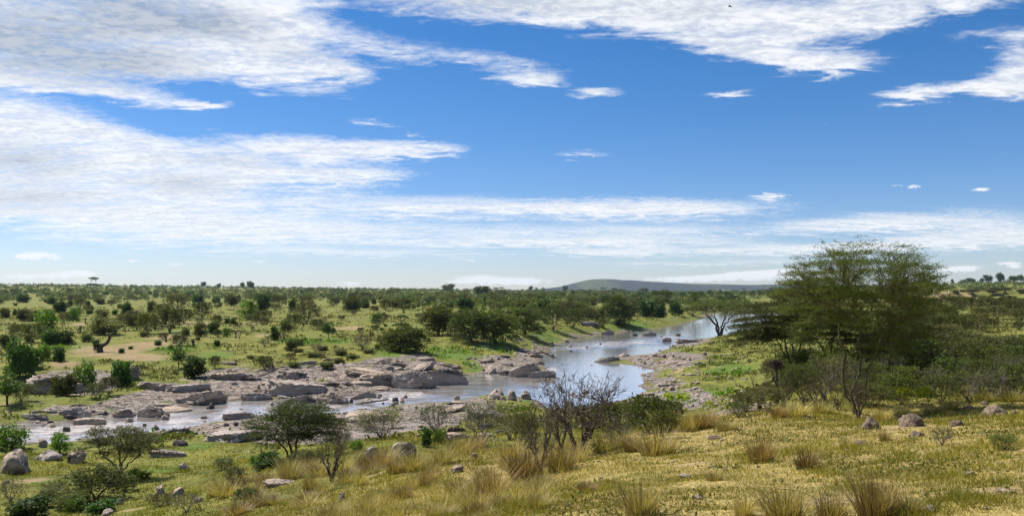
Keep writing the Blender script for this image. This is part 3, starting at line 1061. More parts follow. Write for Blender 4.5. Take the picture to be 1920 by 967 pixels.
def round_bush(leaf, bark, wh=1.0, n=110, per=13, llen=.055, lw=.6, lobes=5, pr=.10, stem=.0):
    """a leafy bush one metre wide, its foliage in uneven lobes down to the ground"""
    h = 1.0 * wh
    L = [(0, 0, h * .56, .34, .34, h * .40)]
    for k in range(lobes):
        a = rng.random() * 6.28
        rr = .16 + .16 * rng.random()
        s = .15 + .13 * rng.random()
        z = h * (.24 + .56 * rng.random())
        L.append((math.cos(a) * rr, math.sin(a) * rr, z, s, s, s * h * (.75 + .5 * rng.random())))
    for k in range(5):
        a = k * 1.257 + rng.random()
        L.append((math.cos(a) * .24, math.sin(a) * .24, h * .20, .18, .18, h * .20))
    p = in_lobes(n, L, .6)
    p[:, 2] = np.clip(p[:, 2], .05 * h, 1.05 * h)
    if stem:
        p[:, 2] = stem * h + p[:, 2] * (1 - stem)
    ph = 6.28 * rng.random(5)
    forks = [(np.array([.03 * math.cos(a), .03 * math.sin(a), .10 * h + stem * h * .5]), unit(np.array([[.5 * math.cos(a), .5 * math.sin(a), 1]]))[0]) for a in ph[:3]]
    limbs, dirs = woody(p, forks, .020, 2, 3, .25, (5, 4, 3, 3), .8, .004)
    tr = Geo()
    for f, d in forks:
        tr.tube(curve(f * np.array([.4, .4, 0]) - np.array([0, 0, .06]), f + d * .02, np.array([0, 0, 1.0]), .5, 4, .02), [.026, .022, .020, .018], 5)
    for g in limbs:
        tr.v += g.v; tr.tint += g.tint
        tr.q += [q + tr.n for q in g.q] if g.q else []
        tr.t += [q + tr.n for q in g.t] if g.t else []
        tr.n += g.n
    fo = Geo()
    puffs(fo, p, per, pr, llen, lw)
    return Plant([('stem', tr.mesh('bush_stem', bark)), ('foliage', fo.mesh('bush_foliage', leaf))], 1.0, h)


def merge(dst, src):
    dst.q += [q + dst.n for q in src.q]
    dst.t += [q + dst.n for q in src.t]
    dst.v += src.v
    dst.tint += src.tint
    dst.n += src.n


def open_bush(leaf, bark, wh=1.0, n=150, per=9, llen=.05, lw=.42, stems=4, gap=.5, flat=.6, twigs=.8, low=.25):
    """a thin thorn bush: several stems spreading like a fan, fine sprays with gaps between"""
    h = wh
    t = rng.random(n)
    a = rng.random(n) * 6.28
    z = h * (low + (1 - low) * np.sqrt(t) * .98)
    prof = .20 + .32 * np.sin(np.clip((z / h - low * .6) / (1 - low * .6), 0, 1) * math.pi * .78 + .35)
    r = prof * (.35 + .65 * np.sqrt(rng.random(n))) * (1 + .22 * np.sin(a * 3 + rng.random() * 6) + .15 * np.sin(a * 5 + rng.random() * 6))
    p = np.stack([np.cos(a) * r, np.sin(a) * r, z], 1)
    keep = vn3(p * 5.5 + rng.random() * 50, 3) > gap * .62
    p = p[keep]
    forks = []
    tr = Geo()
    for k in range(stems):
        b = k / stems * 6.28 + rng.random()
        d = unit(np.array([[math.cos(b) * .6, math.sin(b) * .6, 1]]))[0]
        f = d * (.16 + .12 * rng.random()) * h
        forks.append((f, d))
        tr.tube(curve(np.array([math.cos(b) * .02, math.sin(b) * .02, -.05]), f, np.array([0, 0, 1.0]), .5, 5, .03), np.linspace(.020, .014, 5), 5)
    limbs, dirs = woody(p, forks, .014, 2, 3, twigs, (5, 4, 3, 3), .9, .0032, .07)
    for g in limbs:
        merge(tr, g)
    fo = Geo()
    sprays(fo, p, dirs, per, llen, lw, .13, flat)
    return Plant([('branches', tr.mesh('bush_branches', bark)), ('foliage', fo.mesh('bush_foliage', leaf))], 1.0, h)


def umbrella(leaf, bark, h=.75, n=260, per=16, llen=.030, lw=.38, stems=1, layers=3, lean=0.0, base=.42, dome=.5, trunk_r=.022, spread=.10, k1=4, twigs=.9, open_=.42):
    """a flat topped acacia one metre wide, foliage in level layers"""
    P = []
    for k in range(layers):
        f = k / max(layers - 1, 1)
        z = h * (base + (1 - base) * (.18 + .78 * f))
        rad = .5 * (1 - dome * f ** 1.6) * (.82 + .3 * rng.random() if k else 1.0)
        m = int(n * (1.25 - .5 * f) / layers)
        a = rng.random(m) * 6.28
        rr = np.sqrt(rng.random(m)) * rad * (1 + .16 * np.sin(a * 3 + rng.random() * 6) + .12 * np.sin(a * 5 + rng.random() * 6))
        zz = z + h * (1 - base) * (.13 * (1 - (rr / max(rad, .01)) ** 2) + rng.normal(size=m) * .035)
        P.append(np.stack([np.cos(a) * rr + lean * zz, np.sin(a) * rr, zz], 1))
    p = np.vstack(P)
    p = p[vn3(p * np.array([6, 6, 11.0]) + rng.random() * 50, 5) > open_]
    tr = Geo()
    forks = []
    for k in range(stems):
        b = (k / stems) * 6.28 + rng.random() * 2
        off = 0 if stems == 1 else .09 + .06 * rng.random()
        f = np.array([math.cos(b) * off * 1.8 + lean * h * .4, math.sin(b) * off * 1.8, h * (base * .62 + .12 * rng.random())])
        b0 = np.array([math.cos(b) * off * .25, math.sin(b) * off * .25, -.04])
        c = curve(b0, f, np.array([.15 * math.cos(b), .15 * math.sin(b), 1]), .5, 7, .03)
        tr.tube(c, np.linspace(trunk_r * 1.25, trunk_r * .8, 7) / math.sqrt(stems) ** .6, 6)
        forks.append((f, unit((c[-1] - c[-2])[None])[0]))
    limbs, dirs = woody(p, forks, trunk_r * .85 / math.sqrt(stems) ** .6, max(2, k1 // stems + 1), 4, twigs, (5, 4, 3, 3), .75, .0022, .05)
    br = Geo()
    for g in limbs:
        merge(br, g)
    fo = Geo()
    sprays(fo, p, dirs, per, llen, lw, spread, .2)
    return Plant([('trunk', tr.mesh('acacia_trunk', bark)), ('limbs', br.mesh('acacia_limbs', bark)), ('foliage', fo.mesh('acacia_foliage', leaf))], 1.0, h)


def bare_shrub(bark, leaf=None, wh=1.0, n=90, stems=4, per=3, llen=.03, rad=.5, twist=.10, r0=.022, low=.3):
    """a leafless thorn shrub: crooked dark branches, perhaps a few leaves left"""
    h = wh
    a = rng.random(n) * 6.28
    z = h * (low + (1 - low) * rng.random(n) ** .8)
    r = rad * (.25 + .75 * rng.random(n) ** .6) * (.5 + .5 * np.sin(np.clip(z / h, 0, 1) * 2.6))
    p = np.stack([np.cos(a) * r, np.sin(a) * r, z], 1)
    tr = Geo()
    forks = []
    for k in range(stems):
        b = k / stems * 6.28 + rng.random()
        d = unit(np.array([[math.cos(b) * .55, math.sin(b) * .55, 1]]))[0]
        f = d * (.22 + .16 * rng.random()) * h
        c = curve(np.array([math.cos(b) * .03, math.sin(b) * .03, -.04]), f, np.array([0, 0, 1.0]), .5, 6, .05)
        tr.tube(c, np.linspace(r0 * 1.2, r0 * .8, 6), 6)
        forks.append((f, d))
    br = Geo()
    limbs, dirs = woody(p, forks, r0 * .8, 2, 3, 1.0, (5, 4, 3, 3), .85, .0032, twist)
    for g in limbs:
        merge(br, g)
    # short thorny side twigs
    m = len(p) * 2
    k = rng.integers(0, len(p), m)
    for i in range(m):
        s_ = p[k[i]] - dirs[k[i]] * rng.random() * .08
        e = s_ + unit(rng.normal(size=(1, 3)) + dirs[k[i]] * .7)[0] * (.03 + .06 * rng.random())
        br.tube(np.stack([s_, e]), [.0030, .0015], 3, False)
    parts = [('stem', tr.mesh('shrub_stem', bark)), ('branches', br.mesh('shrub_branches', bark))]
    if leaf is not None:
        fo = Geo()
        sprays(fo, p, dirs, per, llen, .5, .12, .8)
        parts.append(('foliage', fo.mesh('shrub_foliage', leaf)))
    return Plant(parts, rad * 2, h)


def grass_tuft_mesh(leaf, n=170, h=1.0, spread=.55, base=.20, w=.016, bow=.5, segs=3, heads=0):
    """a bunch of bowed blades, a metre high"""
    a = rng.random(n) * 6.28
    r = base * np.sqrt(rng.random(n))
    hh = h * (.22 + .78 * rng.random(n) ** 1.1)
    out = np.stack([np.cos(a), np.sin(a), np.zeros(n)], 1)
    out += rng.normal(size=(n, 3)) * .35
    out[:, 2] = 0
    lean = spread * (.15 + .85 * rng.random(n)) * (.4 + r / base)
    side = unit(np.cross(out, np.array([0, 0, 1.0]))) * np.where(rng.random(n) < .5, 1, -1)[:, None]
    b0 = np.stack([np.cos(a) * r, np.sin(a) * r, np.full(n, -.05)], 1)
    rows = []
    for k in range(segs + 1):
        t = k / segs
        c = b0 + out * (lean * hh * t ** (1 + bow))[:, None] + np.array([0, 0, 1.0]) * (hh * (t - bow * .38 * t ** 3 * lean))[:, None]
        ww = w * (1 - t) ** .7 * (.7 + .6 * rng.random(n))
        rows.append((c, ww))
    V_, Q, T = [], [], []
    tint = rng.random(n)
    vs = np.zeros((n, segs * 2 + 1, 3))
    for k in range(segs):
        c, ww = rows[k]
        vs[:, 2 * k] = c - side * ww[:, None]
        vs[:, 2 * k + 1] = c + side * ww[:, None]
    vs[:, -1] = rows[segs][0]
    st = np.arange(n)[:, None] * (segs * 2 + 1)
    for k in range(segs - 1):
        Q.append(st + np.array([[2 * k, 2 * k + 1, 2 * k + 3, 2 * k + 2]]))
    T = st + np.array([[2 * segs - 2, 2 * segs - 1, 2 * segs]])
    return mesh_np('grass_blades', vs.reshape(-1, 3), np.vstack(Q), T, leaf, False, {'tint': np.repeat(tint, segs * 2 + 1)})


def ico(sub):
    import bmesh
    bm = bmesh.new()
    bmesh.ops.create_icosphere(bm, subdivisions=sub, radius=1.0)
    v = np.array([x.co[:] for x in bm.verts]); f = np.array([[x.index for x in p.verts] for p in bm.faces])
    bm.free()
    return v, f


_ICO = {k: ico(k) for k in (2, 3, 4, 5)}


def rock_mesh(mat, sub=4, cuts=9, dims=(.5, .5, .4), rough=.10, strata=.0, dip=(.3, .1, 1.0), freq=6.0, flat_top=.0, seed=0, crack=.10):
    """a weathered rock: planes knocked off a ball, layers stepped along a dip, pitted skin. One metre across."""
    v, f = _ICO[sub]
    v = v.copy()
    for _ in range(cuts):
        n = unit(rng.normal(size=(1, 3)))[0]
        d = .60 + .35 * rng.random()
        s_ = v @ n
        v -= np.where(s_ > d, s_ - d, 0)[:, None] * n
    if flat_top:
        n = unit(np.array([[rng.normal() * .12, rng.normal() * .12, 1]]))[0]
        s_ = v @ n
        v -= np.where(s_ > flat_top, (s_ - flat_top) * .85, 0)[:, None] * n
    nn = unit(v)
    v += nn * (fbm3(v * 1.6 + seed * 3.1, 3, 3 + seed) * rough * 2.4)[:, None]
    if strata:
        dp = unit(np.array([dip], float))[0]
        s_ = (v @ dp) * freq + fbm3(v * 1.2 + seed, 2, 9 + seed) * 1.6
        saw = s_ - np.floor(s_)
        flat = nn - (nn @ dp)[:, None] * dp
        v += flat * ((saw ** 2 - .4) * strata)[:, None]
    cr = np.abs(fbm3(v * np.array([1.5, 2.2, 1.2]) + seed * 1.3, 2, 33 + seed))
    v -= nn * (sstep(.055, .0, cr) * crack)[:, None]
    v += nn * (fbm3(v * 7 + seed, 2, 21 + seed) * rough * .8)[:, None]
    v = v * np.array(dims)
    return mesh_np('rock', v, None, f, mat, False)


# ------------------------------------------------------------------ things and their names
THINGS = []      # (object, look, noun, px, py, size)
LABELS_USED = {}


def thing(name, cat, group, loc, rotz=0.0, scale=(1, 1, 1), me=None):
    o = bpy.data.objects.new(name, me)
    COL.objects.link(o)
    o.location = loc
    o.rotation_euler = (0, 0, rotz)
    o.scale = scale
    o['category'] = cat
    if group:
        o['group'] = group
    return o


def note(o, look, noun, px, py, size, label=None):
    THINGS.append([o, look, noun, px, py, size, label])


PROTO = {}


def put(plant, name, cat, group, look, noun, px, py, wpx, hpx, label=None, rot=None, at=None, sink=.0):
    """a plant whose foot stands at a picture point, wpx by hpx as seen; the first of a kind is built, the rest are copies"""
    g = ground(px, py) if at is None else at
    _, fy, d = to_px(*g)
    if at is None and py < 552:
        hpx += max(0.0, fy - py)
    w, h = wpx * d / FPX, hpx * d / FPX
    rz = rng.random() * 6.28 if rot is None else rot
    loc = (g[0], g[1], g[2] - sink * h)
    sc = (w / plant.w, w / plant.w, h / plant.h)
    root = thing(name, cat, group, loc, rz, sc)
    key = id(plant)
    if key not in PROTO:
        PROTO[key] = []
        for pn, me in plant.parts:
            PROTO[key].append(link(pn, me, root))
    else:
        for src in PROTO[key]:
            c = src.copy()
            COL.objects.link(c)
            c.parent = root
    note(root, look, noun, px, py, wpx * hpx, label)
    return root


# kinds of plants
CROTON = [round_bush(L_CROTON, B_DARK, w, 180, 16, .082, .62, 6, .085) for w in (1.0, .9, 1.15, .8, 1.05)]
CROTON_STEM = [round_bush(L_CROTON, B_DARK, 1.15, 100, 14, .075, .62, 5, .085, .32) for _ in range(3)]
BRIGHT = [round_bush(L_BRIGHT, B_DARK, w, 120, 14, .070, .6, 6, .085) for w in (.85, 1.0)]
OLIVE = [round_bush(L_OLIVE, B_DARK, w, 230, 16, .062, .5, 7, .085) for w in (.8, .7, .95, .85)]
OPEN = [open_bush(L_OLIVE, B_TWIG, w, 400, 13, .055, .45, 5, .36, .6, .6, .10) for w in (.9, .75, 1.05)] + [open_bush(L_GREY, B_TWIG, w, 360, 12, .055, .45, 5, .42, .6, .6, .10) for w in (.85, .7, .95)]
UMB = [umbrella(L_ACACIA, B_DARK, h, 420, 17, .045, .45, st, ly, 0, bs, dm) for h, st, ly, bs, dm in ((.70, 1, 2, .30, .25), (.72, 2, 3, .12, .35), (.62, 1, 2, .36, .2), (.75, 3, 3, .08, .35), (.72, 2, 2, .2, .3))]
BARE = [bare_shrub(B_DARK, None, h, 90, 4, 0, r0=.030) for h in (1.0, .8)] + [bare_shrub(B_DARK, L_GREY, h, 110, 5, 3, .028, r0=.028) for h in (.9, 1.05, .8)]
THORN = [bare_shrub(B_TWIG, L_HERB, .80, 250, 3, 1, .02, .55, .13, .027, .34)]
SAPLING = [open_bush(L_YELLOW, B_DARK, 1.3, 90, 11, .085, .55, 2, .2, .8, .6, .42) for _ in range(2)]
SCRUB = [open_bush(L_SCRUB, B_TWIG, h, 380, 12, .044, .5, 6, .36, .8, .9, .08) for h in (1.0, .85)] + [open_bush(L_OLIVE, B_TWIG, h, 380, 12, .042, .45, 6, .40, .7, .9, .08) for h in (.9, 1.1)] + [open_bush(L_GREY, B_GREY, h, 300, 7, .036, .42, 7, .45, .7, 1.0, .12) for h in (.8, .95, .7)]
GREYSCRUB = [open_bush(lf, B_GREY, h, 340, 7, .034, .42, 7, .42, .7, 1.0, .10) for lf, h in ((L_GREY, .85), (L_GREY, .7), (L_HERB, .9), (L_OLIVE, .8))]
ROUNDTREE = [round_bush(L_CROTON, B_DARK, .8, 120, 14, .09, .6, 5, .10, .28) for _ in range(2)]

G_PLAIN = "bushes scattered over the grass plain across the river"
G_BANK = "trees and bushes along the river bank"
G_WOOD = "trees and bushes of the far woodland"
G_SHELF = "bushes on the shelf beyond the hill"


def pick(a):
    return a[int(rng.integers(len(a)))]


KIND = {
    'dk': (CROTON, 'leafy_bush', 'bush', 'dark green rounded', 'bush'),
    'ds': (CROTON_STEM, 'leafy_bush', 'bush', 'dark green short-stemmed', 'bush'),
    'br': (BRIGHT, 'leafy_bush', 'bush', 'fresh green leafy', 'bush'),
    'ol': (OLIVE, 'olive_bush', 'bush', 'olive green dense', 'bush'),
    'op': (OPEN, 'thorn_bush', 'bush', 'grey-green loose thorny', 'bush'),
    'ac': (UMB, 'acacia_tree', 'tree', 'dark flat-topped', 'acacia'),
    'ba': (BARE, 'bare_shrub', 'shrub', 'nearly leafless thorny', 'shrub'),
    'th': (THORN, 'bare_shrub', 'shrub', 'nearly leafless thorny', 'shrub'),
    'uf': ([UMB[4]], 'acacia_tree', 'tree', 'dark flat-topped', 'acacia'),
    'rt': (ROUNDTREE, 'round_tree', 'tree', 'dark round-crowned', 'tree'),
    'sc': (SCRUB, 'scrub_bush', 'bush', 'twiggy sparsely leaved', 'bush'),
    'gs': (GREYSCRUB, 'scrub_bush', 'bush', 'grey-brown twiggy', 'bush'),
    'sp': (SAPLING, 'leafy_sapling', 'sapling', 'yellow-green', 'sapling'),
}


def kind_put(k, px, py, w, h, group, label=None):
    pool, name, cat, look, noun = KIND[k]
    return put(pick(pool), name, cat, group, look, noun, px, py, w, h, label)


PLAIN = """dk 112 587 25 22|dk 131 575 12 12|op 150 577 20 16|dk 165 573 10 10|op 168 586 14 12|br 138 603 32 27|op 120 606 18 18|dk 93 601 20 22|ol 62 602 28 20|ol 45 601 30 22|ol 10 597 22 20|dk 28 591 8 12
br 85 626 46 46|dk 93 645 36 28|op 30 637 28 26|op 62 642 36 32|dk 115 646 15 15|ol 195 626 62 33|ol 190 602 28 22|op 232 620 30 28|op 257 620 24 26|op 277 626 34 34|op 318 623 36 38|op 345 606 28 24|dk 237 592 20 24|op 250 598 26 14|op 305 601 28 28|op 330 586 38 32|ol 285 586 20 22
op 380 597 28 28|ds 363 579 8 14|dk 412 575 10 8|ol 435 573 32 22|br 465 599 40 38|ol 347 630 19 16|ol 377 631 30 26|dk 400 626 26 22|br 425 632 20 18|op 408 631 14 12|ds 438 614 16 18|dk 296 647 15 9|dk 407 649 14 12|dk 245 654 10 5|ba 449 635 10 16|op 403 690 18 20
dk 365 707 48 38|dk 493 583 29 31|op 525 576 25 20|dk 548 580 14 19|op 572 572 26 16|op 575 608 34 38|op 500 602 20 18|op 550 616 30 24|op 495 609 16 12|dk 515 637 18 26|ol 535 620 28 20|ba 529 641 18 21|op 595 618 22 18|ds 617 637 30 33|br 570 637 14 6|ol 660 583 42 28|op 625 575 18 14|ol 680 576 30 20
br 705 607 25 20|dk 707 582 8 5|op 723 582 18 18|ol 758 578 33 19|op 786 597 14 9|ac 752 622 29 26|dk 723 612 8 5|dk 716 619 8 5|ba 677 635 12 17|op 697 632 10 8|dk 872 581 38 24|dk 908 573 14 18|br 908 582 12 7|op 858 633 28 26
ol 605 656 26 8|ol 640 664 30 9|ol 590 668 34 9|op 497 692 28 22|ol 550 688 30 9|ol 612 690 34 12|ol 660 672 30 9|ol 560 660 24 7|ol 635 680 28 9|op 545 672 16 10|ol 470 672 18 7|ol 690 662 26 8
ol 980 585 42 26|dk 1018 592 25 31|op 1002 606 30 26|op 1038 618 38 42|op 1075 614 32 32|ol 1120 599 40 24|ol 1090 592 50 28|ac 1155 607 54 44|ol 1176 592 40 30|dk 1215 594 36 30|dk 1237 596 30 27|dk 1268 590 30 25|ac 1300 592 42 36|op 1060 600 36 30|op 1100 606 30 24|ol 1145 596 34 26|ol 1195 586 36 26|ac 1245 582 44 30|ol 960 602 34 26|op 1012 626 22 14
op 1165 612 20 12|op 1128 612 18 12|op 870 600 24 18|op 930 590 26 18|dk 945 576 22 16|op 835 592 18 12|dk 800 572 20 13|op 640 600 12 8|op 820 584 16 10"""
for row in PLAIN.replace('\n', '|').split('|'):
    k, a, b, c, d = row.split()
    a, b, c, d = map(float, (a, b, c, d))
    kind_put(k, a, b, c * 1.08, d * 1.08, G_BANK if a > 930 else G_PLAIN)

for i in range(85):
    px, py = 720 * rng.random(), 566 + 96 * rng.random() ** 1.4
    u = (py - 545) / 100
    h = (5 + 22 * u * rng.random() ** 1.5)
    kind_put(('ol', 'dk', 'op', 'ol', 'op', 'gs', 'br')[int(rng.integers(7))], px, py, h * (1.1 + .5 * rng.random()), h, G_PLAIN)

# the bigger bushes on the near edge of the plain
for k, a, b, c, d, lab in (
        ('dk', 38, 706, 62, 66, 'tall dark bush at the far left above the river rocks, darkest of its clump'),
        ('br', 80, 675, 40, 34, 'fresh green bush behind the dark bush at the far left'),
        ('dk', 110, 677, 30, 28, 'small dark bush at the right end of the far-left clump, beside bare sand'),
        ('ds', 14, 758, 58, 62, 'dark bush cut by the picture edge just above the left rapids'),
        ('dk', 58, 690, 40, 40, 'dark green bush in the middle of the far-left clump'),
        ('ol', 118, 742, 56, 44, 'olive bush growing on the brown rock dome left of the rapids'),
        ('br', 158, 732, 44, 60, 'tall green bush with upright shoots right of the brown rock dome'),
        ('dk', 228, 724, 46, 52, 'dark bush pressed against the tilted boulder on the left bank'),
        ('op', 204, 740, 30, 32, 'grey-green thorn bush left of the bush at the tilted boulder'),
        ('op', 180, 745, 30, 26, 'low grey thorn bush between the brown dome and the tilted boulder'),
        ('ds', 335, 690, 28, 42, 'leaning dark bush on bare stems beside the round dark bush'),
        ('op', 262, 700, 20, 16, 'small thorn bush behind the tilted boulder'),
        ('op', 40, 752, 40, 30, 'low thorny bush below the brown dome at the left')):
    kind_put(k, a, b, c, d, G_PLAIN, lab)

# stumps and bent dead trees on the plain
def stump(px, py, w, h, label, kind):
    g = ground(px, py)
    d = to_px(*g)[2]
    s = d / FPX
    o = thing('dead_stump', 'tree stump', 'dead stumps and broken trees on the plain', g)
    ge = Geo()
    H_, W_ = h * s, w * s
    ge.tube(np.array([[0, 0, -.2], [.05 * W_, 0, .3 * H_], [-.1 * W_, 0, .55 * H_], [.02 * W_, .02, .9 * H_]]), [.22 * W_, .16 * W_, .12 * W_, .05 * W_], 7)
    ob = link('trunk', ge.mesh('stump_trunk', B_DARK if kind else B_GREY), o)
    lb = Geo()
    for a, b in ((.5, .75), (-.5, .65), (.35, 1.0), (-.3, .95), (-.55, .2), (.5, .12)):
        lb.tube(curve([0, 0, H_ * .35 * (b > .3)], [a * W_, rng.normal() * .1 * W_, b * H_], [0, 0, 1], .4, 5, .06), np.linspace(.10 * W_, .03 * W_, 5), 5)
    link('broken_limbs', lb.mesh('stump_limbs', B_DARK if kind else B_GREY), o)
    note(o, 'dead', 'stump', px, py, w * h, label)


stump(311, 641, 10, 17, 'slim dark forked stump on the grass behind the sandy patch', 1)
stump(362, 650, 15, 18, 'splayed dead stump right of the slim stump on the plain', 1)
stump(150, 625, 9, 17, 'small dead stump left of the olive thicket on the plain', 1)
stump(757, 587, 9, 9, 'tiny black stump below the dense round bush on the plain', 1)
stump(160, 606, 6, 12, 'thin dead stump right of the bright green round bush', 1)
stump(442, 634, 8, 16, 'pale upright snag among small bushes at mid plain', 0)

# the bent tree with one leafy side
def bent_tree():
    g = ground(188, 660)
    s = to_px(*g)[2] / FPX
    o = thing('bent_tree', 'tree', None, g)
    t = Geo()
    t.tube(curve([.0, 0, -.3], [1 * s, 0, 13 * s], [-.15, 0, 1], .5, 6, .02), np.linspace(6 * s, 4.5 * s, 6), 8)
    t.tube(curve([1 * s, 0, 12 * s], [19 * s, 0, 34 * s], [1, 0, .25], .55, 9, .02), np.linspace(4 * s, 2.2 * s, 9), 7)
    link('trunk', t.mesh('bent_tree_trunk', B_DARK), o)
    f = Geo()
    p = in_lobes(90, [(-8 * s, 0, 16 * s, 7 * s, 7 * s, 9 * s), (-5 * s, 0, 8 * s, 7 * s, 6 * s, 8 * s), (-12 * s, 0, 25 * s, 4 * s, 4 * s, 3 * s)])
    puffs(f, p, 14, 2.2 * s, 2.0 * s, .6)
    link('foliage', f.mesh('bent_tree_foliage', L_CROTON), o)
    note(o, '', '', 188, 660, 500, 'bent tree on bare sand, leafy left side and a curved bare limb')


bent_tree()


# ------------------------------------------------------------------ acacias shaped one by one
def acacia(name, base, at, stems, discs, leaf, bark, label, group, n, per, llen, spread, trunk_r=.15, lw=.36, open_=.40, k1=4, twig_r=.006, droop=0.0, flat=.25, depth_r=.85, split_limbs=True, puffy=False, layer=0, plume=False):
    """stems: fork points (dx, dz in picture px from the foot, depth in metres); discs: crown layers (dx, dz, rx, rz, weight) in px"""
    g = ground(*base) if at is None else at
    s = to_px(*g)[2] / FPX
    o = thing(name, 'tree', group, g)
    D = np.array(discs, float)
    w = D[:, 4] * D[:, 2] * np.maximum(D[:, 3], 6)
    P = []
    for (dx, dz, rx, rz, _), m in zip(D, (n * w / w.sum()).astype(int)):
        a = rng.random(m) * 6.28
        r = np.sqrt(rng.random(m)) * (1 + .13 * np.sin(3 * a + rng.random() * 6) + .10 * np.sin(7 * a + rng.random() * 6))
        dome = np.sqrt(np.clip(1 - np.minimum(r, 1) ** 2, 0, 1))
        z = dz + rz * (dome * (.15 + .85 * rng.random(m) ** .5) - .5 + rng.normal(size=m) * .10)
        P.append(np.stack([(dx + np.cos(a) * r * rx) * s, np.sin(a) * r * rx * s * depth_r, z * s], 1))
    p = np.vstack(P)
    if layer:
        zz = p[:, 2] + .045 * (p[:, 0] ** 2 + p[:, 1] ** 2) / max(1.0, 6 * s * 10)
        p[:, 2] += (np.round(zz / layer + .25 * fbm2(p[:, 0] * 1.3, p[:, 1] * 1.3, 2, 9)) * layer - zz) * .62
    cell = 1.0 / max(.35, 18 * s)
    p = p[vn3(p * np.array([cell, cell, cell * 2.6]) + rng.random() * 50, 5) > open_]
    tr = Geo()
    forks = []
    for fx, fz, fy, rr in stems:
        f = np.array([fx * s, fy, fz * s])
        b0 = np.array([fx * s * .10 + rng.normal() * .04, fy * .12, -.15])
        c = curve(b0, f, np.array([rng.normal() * .12, rng.normal() * .12, 1]), .5, 9, .025)
        tr.tube(c, np.linspace(rr * 1.3, rr * .8, 9), 8)
        forks.append((f, unit((c[-1] - c[-2])[None])[0]))
    trunk = link('trunk', tr.mesh(name + '_trunk', bark), o)
    limbs, dirs = woody(p, forks, trunk_r, k1, 5, 1.0, (6, 5, 4, 3), .7, twig_r, .05)
    for lg in limbs:
        link('limb', lg.mesh(name + '_limb', bark), trunk)
    if plume:
        ctr = np.array([np.mean([q[0] for q in stems]) * s * .6, 0])
        outw = np.concatenate([p[:, :2] - ctr, np.zeros((len(p), 1))], 1)
        outw = unit(outw + rng.normal(size=p.shape) * .35 * np.linalg.norm(outw, axis=1).mean())
        outw[:, 2] = .18 + .30 * rng.normal(size=len(p)) * .6
        dirs = unit(outw + .25 * dirs)
        tw = Geo()
        for a_, d_ in zip(p, dirs):
            e_ = a_ + d_ * spread * .75
            e_[2] -= spread * .12
            tw.tube(np.stack([a_ - d_ * spread * .45, a_ + d_ * spread * .2, e_]), [twig_r * .9, twig_r * .7, twig_r * .4], 3, False)
        link('twigs', tw.mesh(name + '_twigs', bark), o)
    fo = Geo()
    if puffy:
        puffs(fo, p, per, spread * .55, llen, lw)
    else:
        sprays(fo, p, dirs, per, llen, lw, spread, flat, droop)
    link('foliage', fo.mesh(name + '_foliage', leaf), o)
    note(o, '', '', base[0], base[1], 9999, label)
    return o


G_AC = "acacia trees near the river"
# the large feathery acacia on the hill's shoulder
acacia('acacia_tree', (1602, 776), None,
       [(-26, 185, -.2, .062), (24, 150, .5, .055), (52, 150, -.4, .045)],
       [(20, 274, 146, 86, 1.0), (-48, 240, 82, 36, .8), (104, 240, 74, 40, .8), (22, 214, 140, 40, 1.0), (40, 180, 118, 42, .75), (96, 152, 58, 46, .8), (56, 124, 66, 38, .5), (-40, 184, 72, 32, .55)],
       L_HERO, B_YELLOW, 'largest feathery acacia with see-through dome crown on the hill shoulder', G_AC,
       2700, 26, .095, .62, .065, .26, .33, 5, .008, .02, .5, .8, True, False, .38, True)
# flat dark acacias left of it
acacia('acacia_tree', (1492, 724), None, [(-18, 82, .0, .07), (-5, 95, .6, .06), (-30, 70, -.5, .06), (14, 90, .3, .06)],
       [(18, 170, 66, 24, 1.2), (-8, 150, 84, 26, 1.2), (-40, 124, 74, 28, 1.2), (-64, 100, 58, 26, 1.1), (10, 120, 70, 30, 1.0), (-30, 92, 70, 26, .9)],
       L_ACACIA, B_DARK, 'broad layered dark acacia sloping down to the left of the feathery acacia', G_AC,
       2200, 26, .13, .75, .075, .32, .36, 4, .009, .16, .4, .85, True, False, .45, True)
acacia('acacia_tree', (1548, 720), None, [(-10, 80, .4, .06), (14, 92, -.3, .06)],
       [(0, 176, 60, 26, 1.1), (-6, 145, 70, 30, 1.1), (20, 118, 64, 32, 1.0), (0, 90, 56, 30, .8)],
       L_ACACIA, B_DARK, 'dark acacia tucked directly behind the feathery acacia trunk', G_AC,
       1300, 26, .13, .72, .07, .32, .36, 3, .009, .10, .4, .85, True, False, .45, True)
acacia('acacia_tree', (1655, 716), None, [(0, 60, .2, .06), (22, 66, -.3, .06), (-16, 50, .3, .05)],
       [(10, 120, 62, 34, 1.0), (30, 90, 56, 36, 1.0), (-14, 86, 50, 36, 1.0), (10, 58, 66, 34, 1.0)],
       L_ACACIA, B_DARK, 'dense dark acacia filling the shade right behind the feathery acacia', G_AC,
       800, 22, .12, .55, .065, .36, .36, 3, .009)
